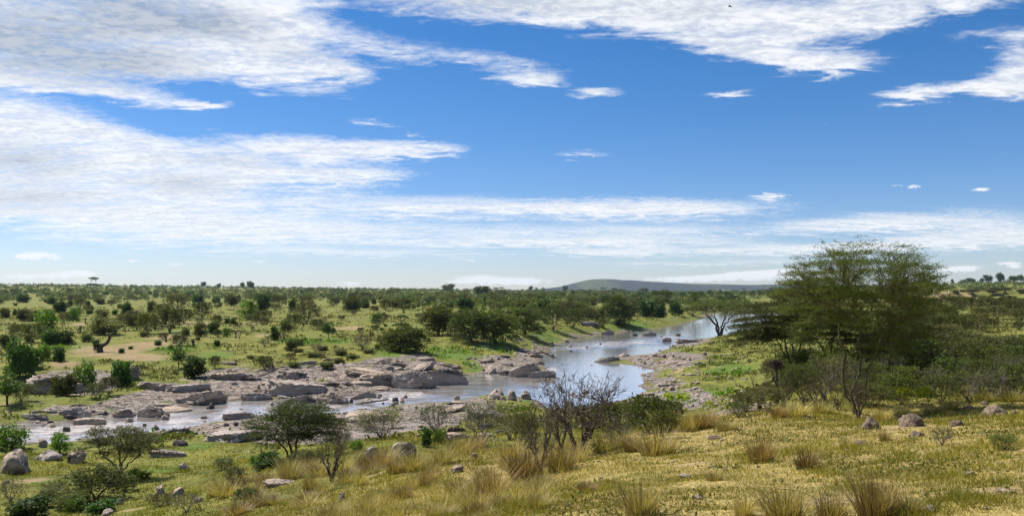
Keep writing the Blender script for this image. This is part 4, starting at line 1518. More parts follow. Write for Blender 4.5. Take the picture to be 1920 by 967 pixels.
# small acacias down the slope
acacia('acacia_tree', (548, 866), None, [(-6, 44, -.2, .07), (8, 52, .3, .065), (-34, 40, .2, .055)],
       [(16, 100, 58, 24, 1.1), (-10, 84, 70, 24, 1.2), (36, 74, 64, 24, 1.2), (-30, 62, 52, 20, 1.0), (40, 52, 52, 20, .9), (4, 48, 60, 20, .7)],
       L_ACACIA, B_DARK, 'umbrella acacia standing at the near edge of the pale river rock', G_AC,
       1250, 24, .12, .66, .07, .32, .36, 4, .008, .12, .4, .85, True, False, .32, True)
acacia('acacia_tree', (222, 898), None, [(-26, 40, .0, .055), (-6, 50, .3, .05), (18, 46, -.2, .05), (34, 42, .2, .04)],
       [(-10, 86, 52, 18, 1.1), (20, 74, 56, 18, 1.1), (-30, 66, 44, 16, 1.0), (40, 62, 44, 16, 1.0), (10, 52, 50, 16, .7)],
       L_GREY, B_DARK, 'thin grey-green acacia on several stems at lower left', G_AC,
       800, 22, .11, .6, .055, .32, .40, 3, .007, .08, .4, .85, True, False, .30, True)
acacia('acacia_tree', (178, 935), None, [(-10, 14, .0, .05), (16, 18, .3, .05)],
       [(-14, 42, 46, 26, 1.0), (14, 46, 44, 28, 1.0), (0, 24, 56, 26, 1.0)],
       L_OLIVE, B_DARK, 'low dark spreading acacia bush in front of the thin grey-green acacia', G_AC,
       420, 20, .12, .5, .05, .36, .40, 3, .008)
# river bank acacias
acacia('acacia_tree', (1350, 629), None, [(-24, 36, -1, .30), (-8, 34, 1, .28), (10, 32, 0, .25), (22, 34, 1, .22)],
       [(0, 60, 62, 14, 1.2), (-30, 54, 40, 12, 1.0), (34, 56, 40, 13, 1.0), (5, 48, 56, 12, .8)],
       L_OLIVE, B_DARK, 'multi-stemmed umbrella acacia standing at the river bend', G_AC,
       620, 20, .42, 1.7, .22, .42, .36, 3, .03)
for b, st, ds, lab in (
        ((823, 628), [(-4, 22, 0, .16), (6, 24, .3, .13)], [(0, 42, 30, 18, 1.2), (-12, 32, 22, 16, 1), (14, 30, 22, 16, 1), (0, 20, 26, 14, .7)], 'left of three dark spreading acacias on the far river bank'),
        ((884, 641), [(-8, 26, 0, .16), (4, 24, .5, .13), (14, 28, .2, .13)], [(0, 50, 36, 18, 1.2), (-16, 40, 26, 16, 1), (18, 38, 26, 16, 1), (4, 26, 34, 18, .9)], 'middle of three dark spreading acacias on the far river bank'),
        ((930, 643), [(-8, 20, 0, .15), (10, 22, .5, .13)], [(4, 52, 32, 18, 1.1), (-10, 40, 30, 18, 1), (20, 34, 28, 18, 1), (0, 22, 40, 20, 1.1)], 'right of three dark spreading acacias, drooping to the ground'),
        ((757, 657), [(-14, 14, 0, .13), (12, 16, .4, .12)], [(6, 36, 30, 14, 1), (-14, 28, 26, 18, 1), (18, 24, 30, 18, 1.1), (-4, 12, 40, 18, 1.1)], 'wide low dark acacia thicket above the green bank behind the outcrop'),
        ((985, 627), [(-8, 22, 0, .15), (10, 24, .4, .13)], [(0, 50, 26, 18, 1), (-10, 36, 26, 20, 1.1), (14, 32, 24, 20, 1.1), (0, 18, 30, 20, 1)], 'dense rounded acacia on the bank where the river widens'),
        ((1160, 607), [(-8, 18, 0, .2), (8, 20, .4, .2)], [(0, 38, 30, 14, 1), (-10, 30, 26, 14, 1), (12, 26, 28, 14, 1), (0, 16, 30, 14, .9)], 'bushy acacia by the green bank before the far river bend')):
    acacia('acacia_tree', b, None, st, ds + [(ds[0][0], 10, ds[0][2] * 1.0, 14, .6)], L_ACACIA, B_DARK, lab, G_AC, 640, 24, .30, 1.1, .12, .46, .30, 3, .02)

# lone trees standing up against the sky
for k, px, py, w, h, lab in (
        ('uf', 175, 541, 26, 19, 'thin lone umbrella tree against the sky at the far left horizon'),
        ('rt', 470, 543, 17, 16, 'dark lone tree against the sky left of centre horizon'),
        ('rt', 455, 541, 10, 12, 'smaller tree beside the lone horizon tree left of centre'),
        ('rt', 381, 540, 12, 12, 'small flat-topped tree on the skyline above the plain'),
        ('rt', 410, 541, 8, 10, 'tiny pale tree on the skyline between two flat-topped trees'),
        ('rt', 840, 549, 25, 17, 'umbrella tree against the sky above the woodland, left of the spreading one'),
        ('rt', 903, 556, 34, 20, 'widest spreading tree on the central skyline'),
        ('rt', 995, 545, 10, 9, 'small round tree on the skyline left of the hill'),
        ('rt', 1060, 546, 12, 11, 'round tree at the foot of the far hill'),
        ('rt', 1853, 530, 16, 15, 'leftmost large round tree on the right-hand skyline'),
        ('rt', 1876, 527, 18, 16, 'biggest round tree on the right-hand skyline'),
        ('rt', 1900, 528, 19, 11, 'low broad tree right of the biggest skyline tree'),
        ('rt', 1914, 525, 14, 10, 'last round tree on the right-hand skyline'),
        ('rt', 1841, 530, 10, 9, 'small tree just left of the large round skyline trees'),
        ('rt', 1820, 530, 20, 9, 'low double-crowned tree on the right-hand skyline'),
        ('rt', 1806, 531, 10, 7, 'small low tree on the skyline left of the double-crowned one'),
        ('rt', 1786, 532, 6, 9, 'slim upright tree on the skyline right of the feathery acacia')):
    kind_put(k, px, py, w, h, G_WOOD, lab)

# the wood beyond: the nearest and largest trees singly, the mass behind as one
WOODSPOTS = []
tries = 0
while len(WOODSPOTS) < 240 and tries < 9000:
    tries += 1
    px = rng.random() * 1500 - 10
    py = 549 + 30 * rng.random() ** 1.3
    if px < 620 and py > 571 and rng.random() < .85:
        continue
    if px > 1380 and py > 560:
        continue
    den = vn2(np.array([px / 60.]), np.array([py / 7.]), 91)[0]
    if den < .34 and px < 900:
        continue
    h = (8.5 + 7 * rng.random()) * (.55 + (py - 545) / 38)
    if any(abs(px - q[0]) < (q[2] + h) * .42 and abs(py - q[1]) < 2.2 for q in WOODSPOTS):
        continue
    WOODSPOTS.append((px, py, h * (1.0 + .8 * rng.random()), h))
WOODSPOTS.sort(key=lambda q: q[1])
for px, py, w, h in WOODSPOTS:
    k = ('ol', 'dk', 'ac', 'op', 'dk', 'ac', 'ol')[int(rng.integers(7))]
    kind_put(k, px, py, w, h, G_WOOD)


def far_wood():
    g = Geo()
    m = 9500
    th = np.radians(-36 + 74 * rng.random(m))
    r = np.exp(np.log(330) + (np.log(2900) - np.log(330)) * rng.random(m) ** .85)
    x, y = r * np.sin(th), r * np.cos(th)
    dn = vn2(x / 70, y / 130, 95) * .6 + vn2(x / 24, y / 60, 96) * .4
    dens = sstep(330, 700, r) * .34 + .12 + .12 * sstep(600, 1000, r) * (np.degrees(th) < 14) + .14 * sstep(-4, 6, np.degrees(th)) - .25 * (np.degrees(th) > 14) * (r < 900) - .14 * (np.degrees(th) > 19)
    keep = (dn < dens + .10) & (river_sd(x, y) > 12)
    x, y, r = x[keep], y[keep], r[keep]
    z = height(x, y)
    for i in range(len(x)):
        w = (3.1 + 3.3 * rng.random()) * (1 + r[i] / 4200)
        h = w * (.55 + .45 * rng.random())
        n = 26 if r[i] > 900 else 46
        p = in_lobes(n, [(0, 0, h * .6, w * .42, w * .42, h * .36), (w * .2, 0, h * .45, w * .3, w * .3, h * .3), (-w * .2, .1, h * .42, w * .3, w * .3, h * .32)], .5)
        ax = unit(rng.normal(size=(n, 3)))
        L = w * (.20 if n > 30 else .27)
        b = rng.random() * .55
        g.leaves(p + np.array([x[i], y[i], z[i]]), ax, L, L * .75, b + .45 * rng.random(n))
    setting(link('far_woodland', g.mesh('far_woodland', L_OLIVE_FAR)), 'stuff')


L_OLIVE_FAR = leaf_material("woodland_leaf", (.044, .068, .018), (.125, .150, .045), .3)
far_wood()

# ------------------------------------------------------------------ the shelf on the right
SHELF = """op 1795 590 28 32|op 1850 590 42 30|op 1900 592 42 28|op 1820 578 30 20|op 1780 602 26 26|op 1880 580 32 20|op 1762 594 26 24|op 1835 600 28 22|op 1870 598 34 24|op 1912 606 30 26
op 1795 632 46 40|op 1838 622 36 34|op 1760 642 24 48|op 1863 614 18 16|op 1910 618 20 14|ba 1900 660 16 40|op 1770 626 30 30|op 1740 610 30 30|op 1815 610 26 20|op 1752 575 22 16|op 1775 570 24 13|op 1800 567 26 12
op 1850 566 24 11|op 1890 567 30 12|op 1735 590 24 22|op 1915 572 20 12"""
for row in SHELF.replace('\n', '|').split('|'):
    k, a, b, c, d = row.split()
    kind_put(k, float(a), float(b), float(c), float(d), G_SHELF)
for i in range(22):
    px = 1640 + 290 * rng.random()
    py = 546.5 + 4.5 * rng.random()
    kind_put('ol' if rng.random() < .6 else 'op', px, py, 15 + 12 * rng.random(), 5.5 + 3.5 * rng.random(), G_WOOD)
for i in range(16):
    px = 1500 + 240 * rng.random()
    kind_put('ol', px, 556 + 10 * rng.random(), 24 + 12 * rng.random(), 12 + 6 * rng.random(), G_WOOD)

G_THICK = "thicket of twiggy bushes behind the hill crest"
for k, a, b, c, d, lab in (
        ('sc', 1722, 716, 74, 66, 'green leafy bush right behind the two yellow-green saplings'),
        ('sc', 1768, 714, 66, 60, None), ('sc', 1815, 716, 60, 66, None), ('sc', 1668, 722, 54, 50, None), ('sc', 1850, 722, 66, 60, None), ('sc', 1895, 716, 60, 56, None), ('sc', 1790, 735, 60, 54, None),
        ('sc', 1745, 742, 54, 46, None), ('sc', 1842, 742, 58, 56, None), ('sc', 1890, 738, 60, 62, None), ('sc', 1700, 740, 46, 44, None), ('sc', 1655, 748, 46, 40, None), ('sc', 1630, 738, 50, 50, None),
        ('op', 1700, 676, 60, 46, None), ('op', 1745, 680, 56, 44, None), ('op', 1790, 676, 50, 44, None), ('op', 1690, 646, 50, 50, None), ('op', 1730, 650, 46, 44, None), ('op', 1720, 622, 40, 36, None), ('op', 1830, 690, 50, 44, None), ('op', 1910, 690, 46, 44, None),
        ('ba', 1877, 684, 74, 66, 'black bare thorn tree with crooked limbs on the right-hand shelf'),
        ('ba', 1800, 690, 40, 46, None), ('ba', 1838, 700, 44, 46, None), ('ba', 1912, 712, 40, 60, None), ('ba', 1770, 700, 36, 50, None),
        ('ol', 1690, 700, 60, 50, None), ('ol', 1735, 698, 64, 52, None), ('ol', 1780, 700, 60, 50, None), ('ol', 1850, 706, 56, 48, None), ('ol', 1895, 676, 60, 46, None), ('op', 1650, 690, 60, 56, None), ('ol', 1670, 668, 60, 50, None), ('ol', 1720, 662, 56, 46, None), ('op', 1765, 660, 56, 44, None), ('ol', 1690, 630, 50, 40, None), ('ol', 1745, 632, 46, 38, None), ('op', 1710, 604, 44, 34, None), ('op', 1820, 664, 46, 36, None), ('op', 1860, 676, 44, 36, None),
        ('sc', 1690, 758, 50, 44, None), ('sc', 1765, 756, 50, 44, None), ('sc', 1815, 752, 54, 46, None), ('sc', 1868, 748, 56, 50, None), ('sc', 1912, 744, 50, 50, None), ('op', 1640, 712, 50, 50, None), ('ol', 1600, 716, 60, 60, None), ('ol', 1560, 712, 60, 64, None), ('ol', 1520, 716, 60, 56, None), ('op', 1480, 720, 50, 50, None), ('sc', 1640, 764, 44, 36, None),
        ('sc', 1590, 742, 60, 64, None), ('sc', 1545, 750, 60, 66, None), ('sc', 1505, 756, 50, 60, None), ('sc', 1560, 730, 60, 58, None), ('sc', 1480, 750, 40, 56, None), ('sc', 1612, 760, 44, 40, None),
        ('ba', 1424, 766, 56, 74, 'leafless grey thorn shrub at the left end of the hilltop thicket'),
        ('ba', 1470, 764, 40, 60, None), ('ba', 1530, 764, 46, 56, None), ('ba', 1610, 786, 50, 90, 'crooked bare shrub tangled round the feathery acacia trunk'), ('ba', 1570, 768, 40, 50, None),
        ('op', 1440, 770, 50, 36, None), ('op', 1400, 772, 40, 30, None), ('op', 1500, 700, 50, 40, None), ('op', 1450, 712, 40, 30, None),
        ('sp', 1694, 772, 24, 44, 'left of two yellow-green saplings by the hilltop thicket'),
        ('sp', 1734, 774, 30, 46, 'right of two yellow-green saplings by the hilltop thicket'),
        ('sp', 1792, 748, 16, 26, None)):
    big_ = 1.0 if k in ('sp', 'ba') else 1.16
    kind_put(k, a, b, c * 1.06 * big_, d * big_, G_THICK, lab)


# the dark nest like clump on a bare pole
def nest_pole():
    g = ground(1457, 760)
    s = to_px(*g)[2] / FPX
    o = thing('snag_with_nest', 'dead tree', None, g)
    t = Geo()
    t.tube(curve([0, 0, -.2], [0, 0, 74 * s], [.08, 0, 1], .5, 8, .02), np.linspace(3.2 * s, 1.8 * s, 8), 7)
    for a, b, c in ((-14, 66, 30), (12, 60, 40), (-8, 84, 60), (9, 86, 64)):
        t.tube(curve([0, 0, c * s], [a * s, rng.normal() * .1, b * s], [0, 0, 1], .4, 5, .05), np.linspace(1.6 * s, .6 * s, 5), 5)
    link('trunk', t.mesh('snag_trunk', B_DARK), o)
    f = Geo()
    p = in_lobes(130, [(0, 0, 76 * s, 11 * s, 10 * s, 7 * s)], .3)
    puffs(f, p, 12, .10, .16, .16)
    link('nest', f.mesh('snag_nest', B_DARK), o)
    note(o, '', '', 1457, 760, 900, 'slim dead snag topped by a dark ball of twigs, left of the thicket')


nest_pole()

# the scrub below the crest, in front of the river
G_SLOPE = "scrub on the slope above the near river bank"
for k, a, b, c, d, lab in (
        ('gs', 715, 822, 96, 54, 'wide grey-brown bush between the umbrella acacia and the tan boulder'),
        ('gs', 815, 812, 70, 50, 'grey twiggy bush right above the tan boulder'),
        ('gs', 905, 838, 90, 84, 'tall grey-green bush in front of the pale near-bank rocks'),
        ('gs', 955, 824, 56, 50, None), ('op', 1160, 812, 80, 56, 'grey-green thorn bush right of the big bare thorn shrub'), ('op', 1215, 812, 74, 66, None), 
        ('gs', 690, 806, 60, 28, None), ('gs', 985, 816, 56, 44, None), ('op', 1100, 806, 56, 44, None), ('gs', 1160, 836, 60, 44, None), ('gs', 1010, 856, 56, 40, None), ('op', 1245, 822, 50, 50, None),
        ('gs', 1045, 832, 60, 76, None), ('op', 985, 838, 50, 60, None), ('op', 1255, 800, 50, 46, None), ('gs', 1190, 800, 50, 46, None),
        ('th', 1088, 852, 200, 152, 'big bare black thorn shrub standing before the blue river pool'),
        ('ba', 1013, 886, 84, 132, 'slender leafless shrub rising from the dry tufts left of the big thorn'),
        ('ba', 1052, 842, 70, 110, None),
        ('ba', 622, 902, 70, 100, 'dark bare shrub with crooked stem at the foot of the umbrella acacia'),
        ('dk', 800, 838, 24, 38, 'narrow dark green bush beside the tan boulder'),
        ('br', 825, 832, 34, 30, 'small bright green bush right of the tan boulder'),
        ('br', 668, 846, 30, 24, 'small bright green bush beside the pale round boulder'),
        ('sp', 1268, 792, 50, 56, 'yellow-green shrub at the brow above the near bank'),
        ('sp', 1330, 776, 22, 24, 'small yellow-green sapling behind the brown brow grass'),
        ('sc', 1385, 782, 40, 26, None), ('gs', 640, 838, 50, 30, None),
        ('br', 22, 842, 66, 50, 'large green bush above the brown boulder at the lower left'),
        ('br', 112, 850, 46, 44, 'neat round green bush beside the left rapids'),
        ('dk', 505, 880, 66, 34, 'dark leafy undergrowth bush in shade below the umbrella acacia'),
        ('sc', 565, 878, 50, 34, None), ('sc', 590, 872, 40, 24, None), ('br', 478, 872, 30, 20, None),
        ('ol', 80, 950, 60, 34, 'low dark leafy bush at the bottom left corner'), ('dk', 52, 968, 80, 34, None), ('ol', 128, 955, 60, 34, None), ('dk', 190, 962, 60, 24, None), ('ol', 150, 944, 50, 30, None), ('op', 232, 920, 50, 26, None), ('br', 140, 960, 50, 30, None), ('sc', 20, 940, 50, 40, None), ('sc', 100, 930, 46, 30, None), ('br', 250, 902, 40, 26, None), ('br', 272, 898, 26, 18, None),
        ('sc', 440, 912, 44, 34, None), ('sc', 350, 958, 60, 30, None), ('sc', 300, 950, 50, 26, None), ('sc', 420, 880, 40, 20, None), ('sc', 460, 948, 50, 30, None),
        ('sc', 1766, 834, 44, 34, 'small green shrub alone on the grazed hill at the right'),
        ('sc', 1882, 842, 50, 26, 'low green shrub near the right edge of the grazed hill')):
    kind_put(k, a, b, c, d, G_SLOPE, lab)

# ------------------------------------------------------------------ rocks
G_ROCK = "rocks and boulders along the river"
G_STONE = "loose stones on the grazed hill"
BOULDER = {}
for mk, mat in (('g', ROCK_GREY), ('t', ROCK_TAN), ('d', ROCK_DARK)):
    BOULDER[mk] = [rock_mesh(mat, 4, 20, (.5, .42, .40), .17, .10, (.4, .2, 1), 5.0, 0, 7 * i + ord(mk)) for i in range(4)]
SLAB = {}
for mk, mat in (('g', ROCK_GREY), ('t', ROCK_TAN)):
    SLAB[mk] = [rock_mesh(mat, 5, 15, (.5, .45, .5), .13, .12, (.55 + .2 * i, .25, 1), 8.0, .42, 11 * i + ord(mk)) for i in range(3)]
LEDGE = [rock_mesh(m_, 5, 14, (.5, .40, .5), .14, .20, (-.8, .3, .75), 9.0, .55, 60 + i) for i, m_ in enumerate((ROCK_GREY, ROCK_TAN, ROCK_GREY))]
LEDGE_DARK = [rock_mesh(ROCK_DARK, 5, 14, (.5, .40, .5), .14, .20, (-.8, .3, .75), 9.0, .55, 80 + i) for i in range(2)]
LOOKS = {'g': 'grey', 't': 'tan', 'd': 'dark wet'}


def put_rock(me, look, px, py, w, h, deep=.85, label=None, group=G_ROCK, rot=None, name='rock', noun='rock', sink=.42):
    g = ground(px, py)
    d = to_px(*g)[2]
    W, Hh_ = w * d / FPX, h * d / FPX
    rz = rng.random() * 6.28 if rot is None else rot
    hz = Hh_ / (1 - sink)
    big_ = len(me.vertices) > 5000
    if big_:
        sink, hz = .55, Hh_ * 1.45
    o = thing(name, 'rock', group, (g[0], g[1] + W * deep * .3, g[2] - hz * sink + hz * .46), rz, (W, W * deep, hz * 1.1), me)
    o.rotation_euler = (rng.normal() * .10, rng.normal() * .10, rz)
    note(o, look, noun, px, py, w * h, label)
    return o


for me, px, py, w, h, dp, rot, lab in (
        (LEDGE[0], 828, 722, 100, 38, .55, .1, 'big grey layered outcrop dropping into the river, right end'),
        (LEDGE[2], 772, 728, 90, 42, .6, -.15, 'dark-faced middle part of the big layered outcrop'),
        (LEDGE[1], 715, 722, 90, 30, .7, .2, 'pale left shoulder of the big layered outcrop'),
        (SLAB['t'][0], 690, 706, 100, 18, .7, .3, 'long pale ledge behind the big layered outcrop'),
        (SLAB['t'][1], 790, 692, 70, 15, .7, 1.0, 'flat tan ledge on top of the big layered outcrop'),
        (SLAB['t'][2], 735, 682, 60, 12, .7, 2.0, 'low cracked ledge below the wide dark thicket'),
        (SLAB['t'][0], 800, 676, 40, 9, .7, .4, 'narrow ledge right of the cracked ledge under the thicket'),
        (SLAB['g'][0], 548, 738, 116, 36, .8, .2, 'broad smooth grey slab at the middle of the left bank'),
        (SLAB['g'][1], 545, 710, 76, 22, .8, 2.8, 'upper half of the smooth grey bank slab, partly grassed'),
        (SLAB['t'][1], 425, 712, 72, 22, .8, .5, 'tan sloping rock right of the round dark bush'),
        (SLAB['g'][2], 362, 758, 104, 30, .8, .15, 'large pale domed slab beside the left rapids'),
        (SLAB['g'][0], 345, 732, 80, 16, .7, .6, 'streaked grey rock above the pale domed slab'),
        (SLAB['t'][2], 288, 732, 76, 26, .6, -.25, 'tilted pinkish slab in the grass on the left bank'),
        (LEDGE[2], 476, 750, 60, 19, .6, .2, 'dark cleft rock beside a strip of side channel'),
        (LEDGE[0], 560, 756, 60, 18, .6, .4, 'dark streaked rock right of the side channel'),
        (LEDGE[2], 620, 756, 66, 20, .6, -.2, 'dark fractured rock below the smooth bank slab'),
        (LEDGE[0], 680, 748, 50, 16, .6, .3, 'dark broken rocks at the head of the middle rapids'),
        (LEDGE[0], 135, 782, 90, 22, .35, -.3, 'long dark ledge edging the left rapids'),
        (LEDGE[2], 60, 786, 60, 14, .4, -.2, 'low dark ledge at the left end of the rapids'),
        (SLAB['g'][1], 160, 797, 66, 20, .6, .2, 'grey humped rock in the left rapids'),
        (LEDGE[0], 228, 782, 40, 18, .6, .2, 'dark rock with a bush on it among the left rapids'),
        (LEDGE[2], 278, 782, 56, 24, .5, -.2, 'dark jagged rock in the middle of the left rapids'),
        (BOULDER['g'][0], 307, 788, 20, 14, .8, None, 'small grey boulder right of the jagged rapids rock'),
        (BOULDER['t'][1], 239, 792, 22, 12, .8, None, 'pale low boulder in the left rapids below the dark rocks'),
        (SLAB['t'][0], 330, 772, 70, 10, .6, .2, 'flat pale rock at the foot of the domed slab'),
        (BOULDER['d'][0], 393, 766, 22, 15, .8, None, 'black pointed boulder at the end of the domed slab'),
        (LEDGE[0], 448, 786, 70, 17, .5, .1, 'grey broken rock island in the left channel'),
        (LEDGE[2], 428, 784, 26, 14, .7, .1, 'dark stone at the left end of the broken rock island'),
        (SLAB['g'][2], 425, 828, 120, 28, .8, .1, 'wide pale near-bank slab left of the umbrella acacia'),
        (SLAB['t'][0], 690, 790, 110, 22, .8, .2, 'wide tan slab on the near bank behind the scrub'),
        (SLAB['g'][1], 905, 785, 90, 26, .7, .3, 'whitish rock showing through the grey-green bush'),
        (SLAB['t'][1], 850, 772, 70, 15, .7, .8, 'tan flat rock with yellow grass on the near bank'),
        (BOULDER['g'][1], 928, 748, 40, 24, .8, None, 'mossy grey boulder at the near edge of the river pool'),
        (BOULDER['g'][2], 958, 750, 30, 22, .8, None, 'grey boulder right of the mossy boulder'),
        (BOULDER['g'][3], 985, 748, 34, 20, .8, None, 'third grey boulder in the row by the mossy boulder'),
        (LEDGE[0], 985, 706, 66, 30, .6, .1, 'grey rock point jutting into the river pool'),
        (LEDGE[2], 1015, 708, 60, 18, .5, .3, 'low dark foot of the rock point in the pool'),
        (BOULDER['g'][0], 920, 700, 30, 18, .8, None, 'grey boulder at the left of the rock point'),
        (BOULDER['d'][1], 945, 703, 40, 12, .7, None, 'dark flat boulder by the sand tongue'),
        (LEDGE[2], 1138, 678, 52, 10, .35, .1, 'long dark rock spit at the tip of the right bank'),
        (BOULDER['g'][1], 1170, 669, 24, 10, .8, None, 'humped grey rock on the rock spit'),
        (LEDGE[0], 1216, 629, 32, 8, .4, .1, 'long dark rock in the upper rapids'),
        (BOULDER['d'][2], 1190, 629, 20, 6, .6, None, 'small dark rock left of the long rapids rock'),
        (BOULDER['g'][2], 1252, 640, 26, 9, .6, None, 'mossy low rock near the right bank rapids'),
        (BOULDER['d'][3], 1272, 629, 12, 6, .8, None, 'small dark rock right of the long rapids rock'),
        (LEDGE[0], 1140, 627, 26, 11, .7, .4, 'grey rock knob on the far bank at the rapids'),
        (LEDGE[2], 1105, 610, 40, 10, .6, .4, 'low pale outcrop among bushes above the far bank'),
        (SLAB['g'][0], 1290, 642, 46, 10, .6, .2, 'smooth grey rock on the right bank by the rapids'),
        (SLAB['t'][2], 100, 738, 120, 44, .8, .2, 'broad brown rock dome among bushes at the left'),
        (LEDGE[1], 246, 712, 24, 38, .9, 1.2, 'tall tilted tan boulder on the left bank'),
        (BOULDER['t'][2], 18, 886, 92, 48, .8, 2.2, 'big brown boulder at the lower left edge'),
        (BOULDER['t'][0], 136, 868, 48, 34, .7, None, 'brown eroded rock under the neat round bush'),
        (BOULDER['g'][1], 88, 862, 60, 22, .8, None, 'grey rock between the brown boulder and eroded rock'),
        (BOULDER['g'][3], 75, 838, 30, 22, .8, None, 'grey rock above the flat one by the left rapids'),
        (SLAB['g'][1], 305, 858, 80, 20, .5, .2, 'flat grey slab right of the thin grey-green acacia'),
        (BOULDER['d'][0], 335, 836, 30, 16, .8, None, 'dark undercut stone above the flat grey slab'),
        (BOULDER['g'][2], 342, 817, 40, 13, .7, None, 'pale rock beside the stranded log'),
        (BOULDER['t'][3], 297, 926, 34, 20, .7, None, 'left of two pale boulders at the lower left'),
        (BOULDER['t'][1], 333, 932, 40, 24, .7, None, 'right of two pale boulders, with a dark hollow'),
        (BOULDER['g'][0], 343, 880, 20, 16, .8, None, 'small grey stone on the grass above the pale boulders'),
        (BOULDER['t'][2], 222, 946, 20, 14, .8, None, 'small tan stone below the thin acacia'),
        (BOULDER['g'][3], 197, 966, 34, 12, .8, None, 'grey stone at the bottom edge, lower left'),
        (BOULDER['t'][0], 369, 942, 22, 15, .8, None, 'tan stone beside the bare red earth'),
        (BOULDER['g'][1], 8, 907, 18, 10, .8, None, 'grey stone below the big brown boulder'),
        (LEDGE[1], 756, 856, 48, 38, .8, .5, 'angular tan boulder in the slope scrub'),
        (BOULDER['g'][0], 694, 854, 30, 22, .8, None, 'pale rounded boulder left of the angular tan one'),
        (BOULDER['t'][3], 845, 828, 16, 18, .8, None, 'pointed tan stone right of the green bush'),
        (BOULDER['t'][1], 857, 886, 34, 18, .8, None, 'tan stone half buried in the dry grass'),
        (BOULDER['t'][2], 640, 940, 18, 22, .8, None, 'upright tan stone in tall dry grass'),
        (SLAB['g'][1], 520, 912, 80, 12, .7, .3, 'sloping rock slab in the grass below the umbrella acacia'),
        (BOULDER['t'][0], 890, 858, 16, 14, .8, None, 'small tan stone above the half buried one'),
        (BOULDER['g'][2], 1068, 950, 12, 8, .8, None, 'little grey stone among the foreground grass'),
        (BOULDER['t'][3], 1822, 892, 24, 11, .7, None, 'pinkish flat stone on the grazed hill at the right'),
        (BOULDER['t'][1], 1738, 928, 18, 8, .7, None, 'orange flat stone low on the grazed hill'),
        (BOULDER['t'][2], 1850, 955, 16, 8, .7, None, 'tan stone near the bottom right'),
        (BOULDER['t'][0], 1890, 925, 44, 10, .8, None, 'pink rubbly stone at the right edge'),
        (BOULDER['g'][3], 1286, 895, 30, 8, .7, None, 'flat grey stone between the foreground tufts'),
        (BOULDER['g'][1], 1312, 935, 30, 9, .7, None, 'grey stone beside the low brown clump'),
        (BOULDER['g'][2], 1745, 962, 40, 14, .7, None, 'grey half buried stone at the bottom right'),
        (SLAB['t'][0], 1860, 660, 70, 10, .8, .3, 'pale bare rock patch on the right-hand shelf'),
        (SLAB['t'][2], 1800, 652, 40, 7, .8, .3, 'smaller pale rock left of the bare rock patch'),
        (SLAB['t'][1], 1905, 648, 40, 8, .8, .3, 'pale rock at the right edge of the shelf')):
    look = 'tan' if me.materials[0] is ROCK_TAN else 'grey'
    put_rock(me, look, px, py, w, h, dp, lab, G_STONE if px > 1000 and py > 780 else G_ROCK, rot)

ROCKZONES = [  # polygon-ish boxes: x0 x1 y0 y1 count size range kinds
    (1190, 1335, 663, 684, 34, 7, 15, 'gt'), (1200, 1395, 702, 768, 54, 6, 17, 'gtg'), (960, 1100, 634, 660, 24, 6, 14, 'tg'), (850, 1000, 738, 782, 26, 7, 18, 'gt'),
    (600, 800, 738, 762, 40, 6, 16, 'gd'), (60, 480, 770, 816, 64, 7, 20, 'dg'), (1060, 1280, 624, 662, 14, 4, 8, 'd'), (380, 660, 690, 760, 22, 7, 16, 'gt'), (860, 960, 655, 700, 14, 6, 12, 'gt'),
    (260, 300, 686, 698, 5, 7, 13, 't'), (740, 800, 805, 860, 6, 7, 12, 't'), (1040, 1110, 736, 775, 10, 7, 15, 'g'), (930, 1070, 790, 830, 8, 8, 14, 'gt'), (30, 340, 835, 862, 10, 7, 14, 'g')]
for x0, x1, y0, y1, n, lo, hi, ks in ROCKZONES:
    for _ in range(max(2, int(n * .42))):
        k = ks[int(rng.integers(len(ks)))]
        px, py = x0 + (x1 - x0) * rng.random(), y0 + (y1 - y0) * rng.random()
        w = lo + 1 + (hi - lo) * rng.random() ** 1.3
        put_rock(pick(BOULDER[k]), LOOKS[k], px, py, w, w * (.40 + .35 * rng.random()), .8, None, G_ROCK, None, 'rock', 'stone')
for x0, x1, y0, y1, n, lo, hi in ((400, 880, 676, 758, 40, 18, 52), (60, 390, 742, 800, 18, 18, 46), (380, 960, 766, 826, 18, 18, 54), (880, 1040, 660, 704, 8, 16, 34), (1200, 1350, 668, 764, 8, 14, 30)):
    for _ in range(n):
        px, py = x0 + (x1 - x0) * rng.random(), y0 + (y1 - y0) * rng.random()
        gp = ground(px, py)
        if river_sd(gp[:1], gp[1:2])[0] < -.6:
            continue
        me = pick(LEDGE + SLAB['g'] + SLAB['t'] + LEDGE_DARK)
        w = lo + (hi - lo) * rng.random() ** 1.5
        put_rock(me, 'tan' if me.materials[0] is ROCK_TAN else 'dark' if me.materials[0] is ROCK_DARK else 'grey', px, py, w, w * (.16 + .16 * rng.random()), .7, None, G_ROCK, rng.normal() * .5, 'rock', 'ledge')
for _ in range(14):
    px, py = 1120 + 800 * rng.random(), 800 + 160 * rng.random()
    w = 5 + 9 * rng.random()
    put_rock(pick(BOULDER[('g', 't')[int(rng.integers(2))]]), 'weathered', px, py, w, w * .45, .8, None, G_STONE, None, 'rock', 'stone')


